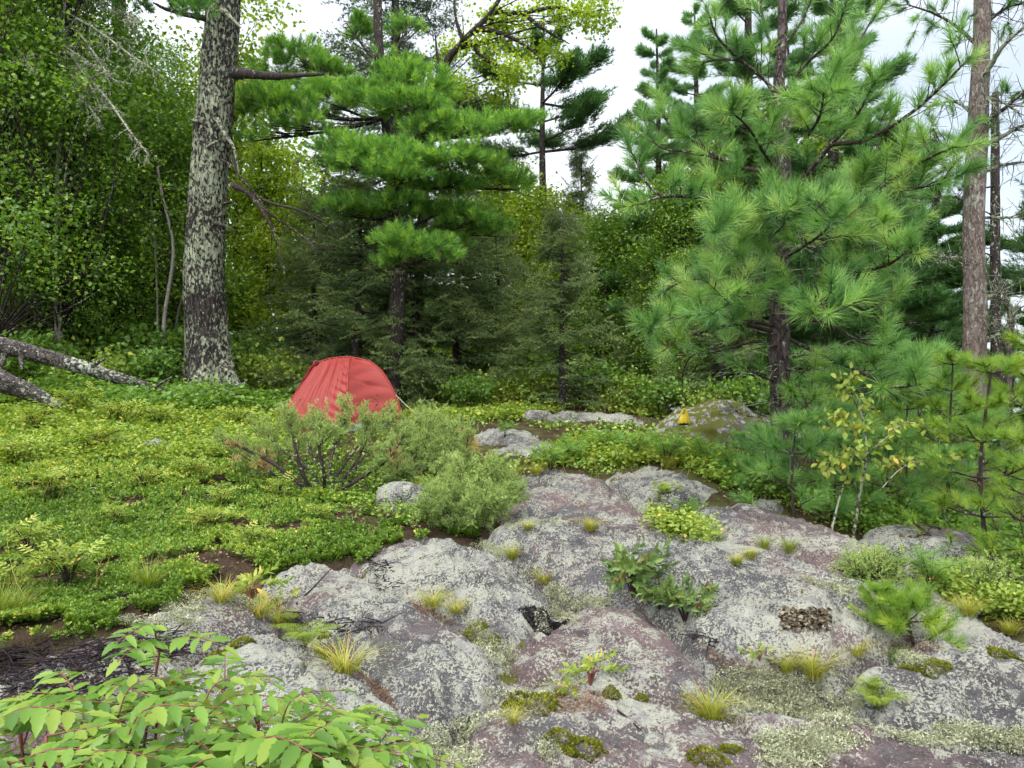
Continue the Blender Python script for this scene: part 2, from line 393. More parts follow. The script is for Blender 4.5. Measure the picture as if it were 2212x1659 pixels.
def rock_mat(name, pink=0.5, lichen=0.5, moss=0.0, dark=0.0):
    k = NT(name); p = k.pos()
    nb = k.n('TexNoise', Scale=1.3, Detail=4.0, Roughness=0.62, Distortion=0.5); k.t.links.new(p, nb.inputs['Vector'])
    sp = k.n('SeparateColor'); k.t.links.new(nb.outputs['Color'], sp.inputs[0])
    n_big, n_b2, n_b3 = sp.outputs[0], sp.outputs[1], sp.outputs[2]
    nm = k.n('TexNoise', Scale=9.0, Detail=4.0, Roughness=0.7); k.t.links.new(p, nm.inputs['Vector'])
    sm = k.n('SeparateColor'); k.t.links.new(nm.outputs['Color'], sm.inputs[0])
    n_mid, n_m2, n_m3 = sm.outputs[0], sm.outputs[1], sm.outputs[2]
    nf = k.n('TexNoise', Scale=70.0, Detail=3.0, Roughness=0.75); k.t.links.new(p, nf.inputs['Vector'])
    sf = k.n('SeparateColor'); k.t.links.new(nf.outputs['Color'], sf.inputs[0])
    n_fin, n_f2, n_f3 = sf.outputs[0], sf.outputs[1], sf.outputs[2]
    grey = k.mix(n_m2, (0.06, 0.058, 0.064), (0.20, 0.192, 0.198))
    rose = k.mix(n_m2, (0.13, 0.085, 0.088), (0.31, 0.215, 0.21))
    col = k.mix(k.ramp(k.math('ADD', k.math('MULTIPLY', n_big, 0.7), k.math('MULTIPLY', n_mid, 0.3)), [(0.56 - 0.18 * pink, 0.0), (0.66 - 0.18 * pink, 0.8)]), grey, rose)
    col = k.mix(k.ramp(n_f3, [(0.40, 0.0), (0.62, 0.65)]), col, k.mix(1.0, col, (0.45, 0.43, 0.46), 'MULTIPLY'))
    col = k.mix(k.ramp(k.math('ADD', k.math('MULTIPLY', n_b2, 0.6), k.math('MULTIPLY', n_m3, 0.4)), [(0.50, 0.0), (0.62, 0.75 + dark * 0.2)]), col, (0.055, 0.05, 0.054))
    # crusty pale lichen: rosettes and a rash of small flakes
    wob = k.n('MixRGB'); wob.inputs['Fac'].default_value = 0.10
    k.t.links.new(p, wob.inputs['Color1']); k.t.links.new(nf.outputs['Color'], wob.inputs['Color2'])
    v1 = k.n('TexVoronoi', Scale=13.0); k.t.links.new(wob.outputs['Color'], v1.inputs['Vector'])
    on1 = k.ramp(v1.outputs['Color'], [(0.62 - 0.35 * lichen, 0.0), (0.63 - 0.35 * lichen, 1.0)])
    ros = k.math('MULTIPLY', k.ramp(v1.outputs['Distance'], [(0.20, 0.75), (0.30, 1.0), (0.40, 1.0), (0.44, 0.0)]), on1)
    flake = k.math('ADD', k.math('ADD', k.math('MULTIPLY', n_fin, 0.68), k.math('MULTIPLY', n_mid, 0.32)), k.math('MULTIPLY', k.math('SUBTRACT', n_b3, 0.5), 0.5))
    fl = k.ramp(flake, [(0.545 - 0.11 * lichen, 0.0), (0.56 - 0.11 * lichen, 1.0)])
    lm = k.math('MAXIMUM', k.math('MULTIPLY', ros, k.ramp(n_f2, [(0.40, 0.25), (0.50, 1.0)])), fl)
    lcol = k.mix(n_f2, (0.27, 0.285, 0.215), (0.60, 0.61, 0.53))
    lcol = k.mix(k.ramp(n_m2, [(0.5, 0.0), (0.62, 0.8)]), lcol, (0.27, 0.275, 0.285))
    col = k.mix(k.math('MULTIPLY', lm, 0.85), col, lcol)
    mm = k.ramp(k.math('ADD', n_m3, k.math('MULTIPLY', n_big, 0.5)), [(0.94 - 0.22 * moss, 0.0), (0.97 - 0.22 * moss, 1.0)])
    col = k.mix(mm, col, k.mix(n_fin, (0.04, 0.048, 0.01), (0.17, 0.18, 0.03)))
    h = k.math('ADD', n_fin, k.math('MULTIPLY', n_mid, 0.8))
    return k.done(k.principled(col, 0.88, 0.2, k.bump(h, 1.0, 0.03)))
M['rock'] = rock_mat('granite_lichen', 0.45, 0.34, 0.0)
M['rock_pink'] = rock_mat('pink_granite', 0.85, 0.1, 0.02)
M['rock_grey'] = rock_mat('grey_granite', 0.2, 0.45, 0.05, 0.4)
M['rock_base'] = rock_mat('crevice_granite', 0.3, 0.45, 0.45, 0.9)
M['rock_moss'] = rock_mat('mossy_granite', 0.3, 0.3, 0.95, 0.5)
k = NT('forest_soil'); p = k.pos()
col = k.mix(k.noise(9, 3, 0.65, p), (0.02, 0.014, 0.010), (0.08, 0.055, 0.034))
col = k.mix(k.ramp(k.noise(2.2, 3, 0.6, p), [(0.5, 0.0), (0.62, 0.8)]), col, k.mix(k.noise(60, 2, 0.7, p), (0.03, 0.04, 0.010), (0.11, 0.12, 0.035)))
M['soil'] = k.done(k.principled(col, 0.95, 0.1, k.bump(k.noise(45, 2, 0.7, p), 0.9, 0.03)))
k = NT('lake_water'); p = k.pos()
M['water'] = k.done(k.principled((0.10, 0.14, 0.17), 0.12, 0.5, k.bump(k.noise(0.8, 3, 0.5, p), 0.25, 0.1)))
k = NT('far_forest'); p = k.pos()
M['farshore'] = k.done(k.principled(k.mix(k.noise(0.05, 5, 0.7, p), (0.10, 0.16, 0.16), (0.18, 0.25, 0.24)), 0.95, 0.1))  # blue-green forest colour stands in for haze over the lake
# ------------------------------------------------------------------ terrain
_cp = [P(*a) for a in [
    (200, 1659, 2.55), (1100, 1659, 2.8), (2212, 1659, 3.0), (1100, 1400, 3.85), (600, 1400, 3.8), (1700, 1420, 3.85),
    (1100, 1160, 5.87), (700, 1150, 5.9), (1500, 1160, 5.8), (2000, 1300, 4.6), (2212, 1310, 4.7), (2330, 1420, 4.1),
    (1100, 1040, 7.9), (700, 1065, 7.4), (0, 1380, 3.8), (0, 1180, 5.4), (0, 1010, 7.9), (-300, 1180, 5.6),
    (300, 960, 9.3), (0, 870, 12), (455, 852, 14), (740, 917, 12.8), (1100, 922, 12.2), (1150, 985, 9.4), (850, 880, 16), (1400, 1040, 7.9),
    (1300, 905, 13.5), (1500, 960, 10.5), (1690, 995, 8.6), (1640, 965, 10.5), (1850, 1160, 6.5), (2000, 1245, 6.4), (2200, 1260, 6.2),
    (2105, 1030, 11.0), (2160, 1015, 13.0), (1850, 1000, 12), (-400, 850, 13)]]
_cp += [np.array(a) for a in [(-9, 1, -0.1), (-4, 0, -0.05), (0, 0, 0.0), (4, 0, -0.15), (9, 1, -0.9), (-3, -4, -0.3), (3, -4, -0.5),
    (-12, 22, 1.9), (-6, 22, 1.7), (0, 22, 1.2), (5, 20, 0.7), (-22, 12, 1.8), (-14, 32, 2.2), (0, 30, 1.2), (10, 9, -1.0), (12, 15, -1.8), (9, 22, -1.6), (16, 25, -3.0), (8, 32, -0.6)]]
_cp = np.array(_cp)
def _phi(r2): return 0.5 * r2 * np.log(r2 + 1e-9)
_n = len(_cp)
_d2 = ((_cp[:, None, :2] - _cp[None, :, :2]) ** 2).sum(-1)
_A = np.zeros((_n + 3, _n + 3)); _A[:_n, :_n] = _phi(_d2) + np.eye(_n) * 0.35
_A[:_n, _n] = 1; _A[:_n, _n + 1:] = _cp[:, :2]; _A[_n, :_n] = 1; _A[_n + 1:, :_n] = _cp[:, :2].T
_w = np.linalg.solve(_A, np.concatenate([_cp[:, 2], np.zeros(3)]))
def gz0(x, y):
    x = np.asarray(x, float); y = np.asarray(y, float)
    sh = x.shape; x = x.ravel(); y = y.ravel(); out = np.empty(len(x))
    for i in range(0, len(x), 60000):
        a, b = x[i:i + 60000], y[i:i + 60000]
        ac, bc = np.clip(a, -24, 18), np.clip(b, -5, 36)
        r2 = (ac[:, None] - _cp[None, :, 0]) ** 2 + (bc[:, None] - _cp[None, :, 1]) ** 2
        z = _phi(r2) @ _w[:_n] + _w[_n] + ac * _w[_n + 1] + bc * _w[_n + 2]
        out[i:i + 60000] = z
    far = smoothstep(26, 60, np.hypot(x, y))
    out = out * (1 - far) - 9.0 * far
    return out.reshape(sh)
_YS = np.geomspace(1.0, 40, 1400)
def unproj(px, py, dz=0.0):
    """where the sight line of picture position (px, py) meets the terrain: (X, Y)"""
    px = np.atleast_1d(np.asarray(px, float)); py = np.atleast_1d(np.asarray(py, float))
    out = np.empty((len(px), 2))
    key = np.round(px / 4).astype(int)
    for kx in np.unique(key):
        i = np.where(key == kx)[0]; t = (kx * 4 - CX) / F
        z = gz0(t * _YS, _YS) + dz
        line = CZ - (py[i][:, None] - HY) / F * _YS[None]
        hit = line <= z[None]
        j = np.where(hit.any(1), hit.argmax(1), len(_YS) - 1)
        out[i, 1] = _YS[j]; out[i, 0] = (px[i] - CX) / F * _YS[j]
    return out
def G(px, py):
    a = unproj(px, py)[0]
    return np.array([a[0], a[1]])

# rock slabs: outlines of the lobes of bedrock, as seen, laid on the terrain
SLABS = [  # name label, outline, rise, shoulder, material, cracks
 ('BASE', None, -0.12, 0.3, 'rock_base', []),
 ('low grey lobe of bedrock behind the sumac leaves', [(120, 1640), (330, 1480), (450, 1400), (600, 1352), (710, 1405), (815, 1480), (870, 1560), (900, 1680), (860, 1800), (100, 1800)], 0.05, 0.16, 'rock_grey', [[(560, 1420), (680, 1480), (760, 1560)]]),
 ('long rounded lobe of bedrock with grass along its lower edge', [(560, 1262), (640, 1212), (760, 1222), (880, 1285), (1000, 1368), (1088, 1432), (1085, 1490), (1010, 1530), (940, 1580), (870, 1545), (800, 1460), (715, 1390), (620, 1322)], 0.07, 0.15, 'rock', [[(820, 1390), (900, 1440), (985, 1510)], [(640, 1310), (760, 1335), (850, 1345)]]),
 ('whaleback lobe of bedrock beside the green ground cover', [(785, 1195), (900, 1158), (1010, 1170), (1110, 1215), (1183, 1280), (1180, 1312), (1135, 1335), (1125, 1405), (1060, 1420), (990, 1355), (880, 1285), (800, 1240)], 0.07, 0.14, 'rock_grey', [[(950, 1190), (1010, 1260), (1100, 1330)]]),
 ('pale hump of bedrock beside the black lichen clump', [(1175, 1352), (1270, 1308), (1395, 1318), (1455, 1368), (1535, 1440), (1565, 1495), (1450, 1512), (1250, 1478), (1125, 1440), (1115, 1385)], 0.06, 0.13, 'rock_pink', [[(1380, 1400), (1480, 1470)]]),
 ('low pink slab of bedrock with white lichen flakes', [(1040, 1500), (1150, 1470), (1250, 1470), (1450, 1512), (1580, 1560), (1690, 1640), (1780, 1780), (960, 1800), (980, 1600)], 0.035, 0.13, 'rock_pink', [[(1300, 1500), (1390, 1580), (1420, 1600)], [(1060, 1600), (1170, 1590)]]),
 ('wide main slab of bedrock sloping across the hill', [(1030, 1160), (1100, 1128), (1250, 1118), (1450, 1165), (1700, 1232), (1880, 1285), (2010, 1335), (2010, 1390), (1870, 1410), (1805, 1445), (1660, 1440), (1570, 1440), (1500, 1385), (1440, 1340), (1300, 1290), (1205, 1250), (1110, 1205)], 0.13, 0.14, 'rock', [[(1500, 1230), (1700, 1290), (1850, 1370)], [(1800, 1300), (1805, 1370), (1800, 1440)], [(1200, 1160), (1420, 1215), (1560, 1260)]]),
 ('purple domed slab of bedrock beside the round juniper', [(1075, 1075), (1110, 1045), (1200, 1034), (1310, 1052), (1400, 1100), (1500, 1155), (1450, 1168), (1260, 1130), (1080, 1130)], 0.10, 0.14, 'rock_pink', [[(1200, 1050), (1350, 1100), (1440, 1150)]]),
 ('upper slab of bedrock running down to the mossy boulder', [(1490, 1105), (1600, 1088), (1750, 1135), (1900, 1200), (2050, 1262), (2212, 1365), (2400, 1470), (2400, 1560), (2212, 1470), (2060, 1365), (1880, 1285), (1700, 1215), (1540, 1165)], 0.06, 0.15, 'rock_pink', [[(1560, 1130), (1760, 1180), (1900, 1250)]]),
 ('grey block of bedrock below the little pine seedling', [(1850, 1450), (1990, 1395), (2100, 1410), (2230, 1440), (2420, 1540), (2400, 1640), (2212, 1575), (2050, 1570), (1900, 1535), (1835, 1490)], 0.06, 0.12, 'rock_grey', [[(2000, 1410), (2100, 1500), (2200, 1540)]]),
 ('flat pink ledge of bedrock among pale reindeer lichen', [(1590, 1535), (1700, 1545), (1850, 1570), (2050, 1605), (2300, 1640), (2400, 1760), (1820, 1800), (1700, 1660)], 0.025, 0.12, 'rock_pink', [[(1700, 1560), (1900, 1640), (2050, 1690)]]),
 ('flat bare rock beyond the juniper with rusty streaks', [(1008, 945), (1060, 918), (1130, 922), (1215, 945), (1240, 960), (1160, 995), (1040, 1000), (1005, 975)], 0.06, 0.2, 'rock_grey', []),
 ('low rock ledge below the leafy bushes', [(1290, 1025), (1400, 1008), (1480, 1020), (1560, 1065), (1520, 1092), (1420, 1085), (1300, 1055)], 0.12, 0.16, 'rock_grey', []),
 ('thin pale rock ledge at the edge of the wood', [(1090, 905), (1200, 896), (1330, 898), (1440, 905), (1400, 925), (1200, 920)], 0.10, 0.25, 'rock_grey', []),
 ('flat rock strewn with dark twigs beside the sumac', [(-120, 1500), (60, 1428), (200, 1400), (330, 1350), (470, 1290), (580, 1305), (600, 1345), (470, 1395), (330, 1470), (140, 1560), (-100, 1640)], 0.07, 0.16, 'rock_pink', []),
]
def slab_z(X, Y, s, micro=True):
    poly = s['poly']
    d = polydist(X, Y, poly); d = np.where(inpoly(X, Y, poly), d, -d)
    sc_ = s['size']
    d = d + (0.03 * sc_ if s['rise'] > 0 else 0) + 0.06 * sc_ * fbm(X * 3.1 / sc_, Y * 3.1 / sc_, 0, s['seed'], 3)
    base = gz0(X, Y)
    z = base - 0.24 + (0.24 + s['rise']) * (1 - np.exp(-np.maximum(d + 0.05, -0.05) / (s['sh'] * sc_))) / (1 - math.exp(-3.0))
    z = z + 0.03 * sc_ * fbm(X * 1.5, Y * 1.5, 0, s['seed'] + 5, 2)
    z = z + 0.012 * fbm(X * 9, Y * 9, 0, s['seed'] + 9, 3)
    al, ac = (X - Y) * 0.7071, (X + Y) * 0.7071          # the grain of the rock runs down across the slope
    n1 = fbm(al * 0.75, ac * 2.3, 0, 140 + s['seed'], 3)
    z = z - 0.045 * np.exp(-(n1 / 0.04) ** 2) + 0.03 * n1
    st = fbm(al * 0.9 + 7, ac * 3.0, 0, 150 + s['seed'], 2) * 3.0; fr = st - np.floor(st)
    z = z + 0.040 * (np.floor(st) + smoothstep(0.38, 0.62, fr) - st)
    for c in s['cracks']:
        dc = polydist(X + 0.02 * vnoise(X * 9, Y * 9, 3), Y + 0.02 * vnoise(X * 9, Y * 9, 7), c, False)
        z = z - 0.035 * np.exp(-(dc / 0.022) ** 2) + 0.012 * np.exp(-(dc / 0.09) ** 2)
    return np.where(d > -0.06, z, base - 0.3), d
RZ = [(-200, 1400), (0, 1380), (250, 1325), (420, 1262), (560, 1215), (640, 1205), (800, 1175), (900, 1145), (1000, 1150), (1060, 1110), (1080, 1040), (1260, 1020), (1480, 1080), (1640, 1070),
      (1900, 1175), (2100, 1275), (2400, 1420), (2500, 1600), (2300, 1850), (1000, 1900), (0, 1900), (-400, 1700)]
for i, s in enumerate(SLABS):
    if s[1] is None: s = ('broken dark bedrock between the lobes', RZ) + s[2:]
    xy = unproj([a for a, b in s[1]], [b for a, b in s[1]])
    SLABS[i] = dict(label=s[0], poly=xy, rise=s[2], sh=s[3] * (0.75 if s[2] > 0 else 1), mat=s[4], seed=31 + i * 7, cracks=[unproj([a for a, b in c], [b for a, b in c]) for c in s[5]],
                    size=float(np.clip(np.median(xy[:, 1]) / 4.2, 0.8, 2.0)), bb=(xy.min(0) - 0.2, xy.max(0) + 0.2))
ROCKZONE = SLABS[0]['poly']
def gz(X, Y):
    """the soil sheet: sunk under the rock so that gaps between the lobes are real hollows"""
    X = np.asarray(X, float); Y = np.asarray(Y, float)
    d = polydist(X, Y, ROCKZONE); ins = inpoly(X, Y, ROCKZONE)
    return gz0(X, Y) - 0.2 * np.where(ins, smoothstep(0, 0.25, d), 0) + 0.02 * fbm(X * 2.2, Y * 2.2, 0, 3, 3)
def surf(X, Y):
    """height of whatever is on top, soil or rock"""
    X = np.atleast_1d(np.asarray(X, float)); Y = np.atleast_1d(np.asarray(Y, float))
    z = gz(X, Y)
    for s in SLABS:
        m = (X > s['bb'][0][0]) & (X < s['bb'][1][0]) & (Y > s['bb'][0][1]) & (Y < s['bb'][1][1])
        if m.any(): z[m] = np.maximum(z[m], slab_z(X[m], Y[m], s)[0])
    return z
def rockdepth(X, Y):
    """how far inside a rock lobe (metres; negative outside all of them)"""
    best = np.full(np.shape(X), -1.0)
    for s in SLABS:
        m = (X > s['bb'][0][0]) & (X < s['bb'][1][0]) & (Y > s['bb'][0][1]) & (Y < s['bb'][1][1])
        if m.any(): best[m] = np.maximum(best[m], slab_z(X[m], Y[m], s)[1])
    return best
_TG = np.arange(-0.95, 0.9501, 0.0025); _LG = np.linspace(0.0, math.log(40), 760)
_TT, _LL = np.meshgrid(_TG, _LG); _SZ = surf((_TT * np.exp(_LL)).ravel(), np.exp(_LL).ravel()).reshape(_TT.shape)     # the finished surface, sampled once
_PY = HY + F * (CZ - _SZ) / np.exp(_LL)
def surf_q(x, y):
    x = np.atleast_1d(np.asarray(x, float)); y = np.atleast_1d(np.asarray(y, float)); yy = np.maximum(y, 1.01)
    u_ = (x / yy - _TG[0]) / 0.0025; v_ = np.log(yy) / (_LG[1] - _LG[0])
    ok = (u_ > 0) & (u_ < len(_TG) - 1.01) & (v_ > 0) & (v_ < len(_LG) - 1.01) & (y > 1.01)
    z = np.empty(len(x))
    i, j = np.clip(u_.astype(int), 0, len(_TG) - 2), np.clip(v_.astype(int), 0, len(_LG) - 2); a, b_ = u_ - i, v_ - j
    z = (_SZ[j, i] * (1 - a) + _SZ[j, i + 1] * a) * (1 - b_) + (_SZ[j + 1, i] * (1 - a) + _SZ[j + 1, i + 1] * a) * b_
    if (~ok).any(): z[~ok] = surf(x[~ok], y[~ok])
    return z
def on_many(px, py):
    """ground points seen at picture positions, on top of soil or rock"""
    px = np.atleast_1d(np.asarray(px, float)); py = np.atleast_1d(np.asarray(py, float))
    i = np.clip(np.round(((px - CX) / F - _TG[0]) / 0.0025).astype(int), 0, len(_TG) - 1); Y = np.empty(len(px))
    for s0 in range(0, len(px), 4000):
        k_ = slice(s0, s0 + 4000); hit = _PY[:, i[k_]] <= py[k_][None]
        j = np.where(hit.any(0), hit.argmax(0), len(_LG) - 1); j0 = np.maximum(j - 1, 0)
        p1, p0 = _PY[j, i[k_]], _PY[j0, i[k_]]; f = np.clip((p0 - py[k_]) / np.maximum(p0 - p1, 1e-6), 0, 1)
        Y[k_] = np.exp(_LG[j0] + f * (_LG[j] - _LG[j0]))
    x = (px - CX) / F * Y
    return np.column_stack([x, Y, surf_q(x, Y)])
def on(px, py): return on_many(px, py)[0]
def at(px, Y):
    """ground point at a picture column and a distance"""
    x = (px - CX) / F * Y
    return np.array([x, Y, surf_q(x, Y)[0]])

def grid_faces(ny, nx):
    i = np.arange(ny - 1)[:, None] * nx + np.arange(nx - 1)[None]
    return np.stack([i, i + 1, i + nx + 1, i + nx], -1).reshape(-1, 4)
u = np.linspace(-1, 1, 220); gx = 3.0 * np.sinh(u * 6.6) / math.sinh(1.0) * 0.55
v = np.linspace(-0.42, 1, 280); gy = 3.0 + 2.2 * np.sinh(v * 7.0) / math.sinh(1.0) * 0.75
XX, YY = np.meshgrid(gx, gy)
ground = Geo().add(np.stack([XX, YY, gz(XX, YY)], -1), grid_faces(len(gy), len(gx))).build('ground', M['soil'], smooth=True)
tag(ground, 'dark forest soil with needle litter under the plants', None, None, 'structure')

bedrock = link('bedrock', None); tag(bedrock, 'lichen-covered granite outcrop sloping across the hill', None, None, 'structure')
for s in SLABS:
    t = (s['poly'][:, 0]) / s['poly'][:, 1]; ly = np.log(s['poly'][:, 1])
    ymid = math.exp(ly.mean()); hpx = max(F * (CZ - gz0(s['poly'][:, 0].mean(), ymid)) / ymid, 60)
    cs = 2.2 if s['rise'] < 0 else 1.0
    tt = np.arange(t.min() - 0.03, t.max() + 0.03, 3.1 * cs / F)
    ll = np.arange(ly.min() - 0.05, ly.max() + 0.05, cs * float(np.clip(2.8 / hpx, 0.003, 0.02)))
    TT, LL = np.meshgrid(tt, ll); Yg = np.exp(LL); Xg = TT * Yg
    Zg, dg_ = slab_z(Xg, Yg, s)
    Fs = grid_faces(*Xg.shape)
    keep = (dg_.ravel()[Fs] > -0.055).any(1)
    used, inv = np.unique(Fs[keep], return_inverse=True)
    V = np.stack([Xg, Yg, Zg], -1).reshape(-1, 3)[used]
    o = Geo().add(V, inv.reshape(-1, 4)).build('rock_slab', M[s['mat']], bedrock, smooth=True)
    o['label'] = s['label']

# lake and the far shore
zl = CZ - 5.0
lake = Geo().add([(-3000, 20, zl), (3000, 20, zl), (3000, 5000, zl), (-3000, 5000, zl)], [(0, 1, 2, 3)]).build('lake', M['water'])
tag(lake, 'pale calm lake beyond the trees', None, None, 'structure')
fx = np.linspace(-3000, 3000, 240); rows = []
for j, (yy, hh) in enumerate([(1290, -6), (1310, 6), (1350, 14), (1500, 24), (1800, 20)]):
    rows.append(np.stack([fx, np.full_like(fx, yy) + 40 * fbm(fx / 300, 1.3, 0, 4), zl + hh + max(hh, 0) * 0.5 * fbm(fx / 170, j * 0.2, 0, 8)], -1))
shore = Geo().add(np.concatenate(rows), grid_faces(5, len(fx))).build('far_shore_hill', M['farshore'], smooth=True)
tag(shore, 'low wooded far shore across the lake', None, None, 'structure')
# ------------------------------------------------------------------ foliage units
def needle_tuft(n, shoot, lmin, lmax, w, a0, a1, droop=0.0):
    """a pine shoot: n thin needles fanning out from the last stretch of a twig along +Z"""
    z = U(-shoot, 0, n); phi = U(0, 2 * np.pi, n)
    th = np.radians(U(a0, a1, n)) * (0.55 + 0.45 * (-z / max(shoot, 1e-6)))
    d = np.stack([np.sin(th) * np.cos(phi), np.sin(th) * np.sin(phi), np.cos(th)], -1)
    L = U(lmin, lmax, n)[:, None]
    b = np.stack([0 * z, 0 * z, z], -1)
    side = nrm(np.cross(d, rdir(n)))
    V = np.stack([b + side * w / 2, b - side * w / 2, b + d * L + np.array([0, 0, -droop]) * L], 1).reshape(-1, 3)
    tt = np.repeat(U(-0.12, 0.12, n), 3)
    return V, np.arange(3 * n).reshape(-1, 3), tt
TUFT_R = [needle_tuft(80, 0.11, 0.12, 0.175, 0.0058, 20, 84) for _ in range(3)]      # long-needled red pine
TUFT_W = [needle_tuft(30, 0.11, 0.085, 0.125, 0.0085, 20, 78) for _ in range(3)]      # softer white pine
TUFT_B = [needle_tuft(15, 0.11, 0.09, 0.13, 0.013, 20, 80) for _ in range(4)]       # the same seen from afar
TUFT_Y = [needle_tuft(70, 0.09, 0.07, 0.10, 0.0032, 20, 80) for _ in range(3)]       # young pines
TUFT_S = [needle_tuft(130, 0.10, 0.06, 0.085, 0.0022, 25, 95) for _ in range(2)]     # seedling close by
def spray(length, pairs, nl, w, gap=0.0095):
    """a flat spruce twig: leading shoot with side shoots, all covered in short needles; grows along +Z, flat in XZ"""
    V, Fc = [], []
    axes = [(np.zeros(3), np.array([0, 0, 1.0]), length)]
    for i in range(pairs):
        z = length * (0.12 + 0.75 * i / pairs); l = length * 0.5 * (1 - 0.75 * i / pairs)
        for sd in (-1, 1):
            axes.append((np.array([0, 0, z]), nrm([sd * 0.8, U(-0.2, 0.1), 0.75]), l))
    for o, d, l in axes:
        n = max(4, int(l / gap))
        t = U(0, 1, n)[:, None]; b = o + d * t * l
        r = rdir(n); r = nrm(r - (r @ d)[:, None] * d * 0.9 + d * 0.55)
        sd = nrm(np.cross(r, rdir(n))) * w / 2
        V.append(np.stack([b + sd, b - sd, b + r * nl], 1).reshape(-1, 3))
    V = np.concatenate(V)
    return V, np.arange(len(V)).reshape(-1, 3), np.repeat(U(-0.1, 0.1, len(V) // 3), 3)
SPRAY = [spray(0.30, 3, 0.026, 0.0105) for _ in range(3)]
SPRAY_FAR = [spray(0.34, 3, 0.034, 0.018, 0.022) for _ in range(3)]
SPRIG_J = [spray(0.085, 3, 0.014, 0.0080, 0.014) for _ in range(3)]
def leaf(l, w, fold=0.25, serr=0, n=3, curl=0.12):
    """one leaf blade: midrib along +Z, blade in X, folded a little along the midrib"""
    t = np.linspace(0, 1, n + 2)
    prof = np.sin(np.pi * t ** 0.8) ** 0.85; prof[0] = prof[-1] = 0
    mid = np.stack([0 * t, -curl * l * t ** 2, t * l], -1)
    x = prof * w / 2
    if serr: x[1:-1] *= 1 + serr * np.where(np.arange(n) % 2, 1, -1)
    Lf = mid + np.stack([-x, fold * x, 0 * x], -1); Rt = mid + np.stack([x, fold * x, 0 * x], -1)
    V = np.concatenate([mid, Lf[1:-1], Rt[1:-1]]); m = n + 2; F3 = []
    for k_, off in ((0, m), (1, m + n)):
        e = [0] + [off + i for i in range(n)] + [m - 1]
        for i in range(m - 1):
            a, b, c, d = i, i + 1, e[i + 1], e[i]
            tris = []
            if d != a: tris.append((a, c, d) if k_ == 0 else (a, d, c))
            if c != b: tris.append((a, b, c) if k_ == 0 else (a, c, b))
            F3 += tris
    return V, np.array(F3)
LEAF2 = (np.array([(0, 0, 0), (-.40, .10, .45), (.40, .10, .45), (0, -.12, 1.0)]), np.array([(0, 3, 1), (0, 2, 3)]))         # 2 triangles folded along the midrib, for crowns
LEAF3 = leaf(1.0, 0.62, 0.3, 0, 2)
def leaves(geo, pos, size, tint, up=0.45, droop=0.35, T=LEAF2, mat=0):
    n = len(pos)
    d = rdir(n) * np.array([1, 1, 0.5]); d[:, 2] -= droop; d = nrm(d)
    nn = rdir(n); nn[:, 2] += up * 2; y = nrm(np.cross(d, np.cross(nn, d)))
    R = np.stack([np.cross(y, d), y, d], -1)
    scatter(geo, T[0], T[1], pos, R, size, tint, mat)

# ------------------------------------------------------------------ generic growth
def limb(geo, pts, r0, r1, n=14, sides=6, mat=0, wob=0.04):
    p = catmull(pts, n)
    geo.tube(p, np.linspace(1, 0, n) ** 0.8 * (r0 - r1) + r1, sides, 0.5, mat, wob)
    return p
def twig_pts(o, d, l, up=0.25, n=4):
    p = [np.array(o, float)]; d = nrm(d)
    for i in range(n):
        d = nrm(d + np.array([0, 0, up]) / n + rng.normal(0, 0.12, 3)); p.append(p[-1] + d * l / n)
    return np.array(p)
def pine_twigs(path, start, step, lmin, lmax, up, geo, tufts, r=0.006, sub=0.5, spread=0.9):
    """twigs off a limb, each ending in a shoot; tufts collects (pos, dir)"""
    seg = np.linalg.norm(np.diff(path, axis=0), axis=1); s = np.concatenate([[0], np.cumsum(seg)]); Lt = s[-1]
    q = start * Lt
    while q < Lt:
        i = min(np.searchsorted(s, q), len(path) - 1); o = path[i]; t = nrm(path[i] - path[max(i - 1, 0)])
        side = nrm(np.cross(t, [0, 0, 1]) + 1e-6) * rng.choice([-1, 1])
        d = nrm(t * U(0.3, 0.9) + side * U(0.2, spread) + np.array([0, 0, 1]) * U(-0.25, 0.8))
        L = U(lmin, lmax) * (1.15 - 0.5 * q / Lt)
        tp = twig_pts(o, d, L, up)
        geo.tube(tp, np.linspace(r, r * 0.55, len(tp)), 4, 0.5, 0)
        tufts.append((tp[-1], tp[-1] - tp[-2]))
        if L > 0.3 and U(0, 1) < sub * 1.4:
            m = tp[2]; d2 = nrm(d + rng.normal(0, 0.7, 3) + np.array([0, 0, 0.4])); tp2 = twig_pts(m, d2, L * 0.55, up, 3)
            geo.tube(tp2, np.linspace(r * 0.8, r * 0.5, len(tp2)), 4, 0.5, 0); tufts.append((tp2[-1], tp2[-1] - tp2[-2]))
        if U(0, 1) < sub: tufts.append((tp[-2], d + np.array([0, 0, 0.3])))
        q += step * U(0.6, 1.4)
    tufts.append((path[-1], path[-1] - path[-3]))
def put_tufts(geo, tufts, templates, smin, smax, tone=(0.1, 0.8), mat=0):
    if not tufts: return
    pos = np.array([a for a, b in tufts]); D = nrm(np.array([b for a, b in tufts])); k = rng.integers(0, len(templates), len(pos))
    for i, (V, Fc, tt) in enumerate(templates):
        m = k == i
        if not m.any(): continue
        n = m.sum()
        scatter(geo, V, Fc, pos[m], frames(D[m], U(0, 6.28, n)), U(smin, smax, n), np.clip(U(tone[0], tone[1], n), 0, 1), mat, tt)
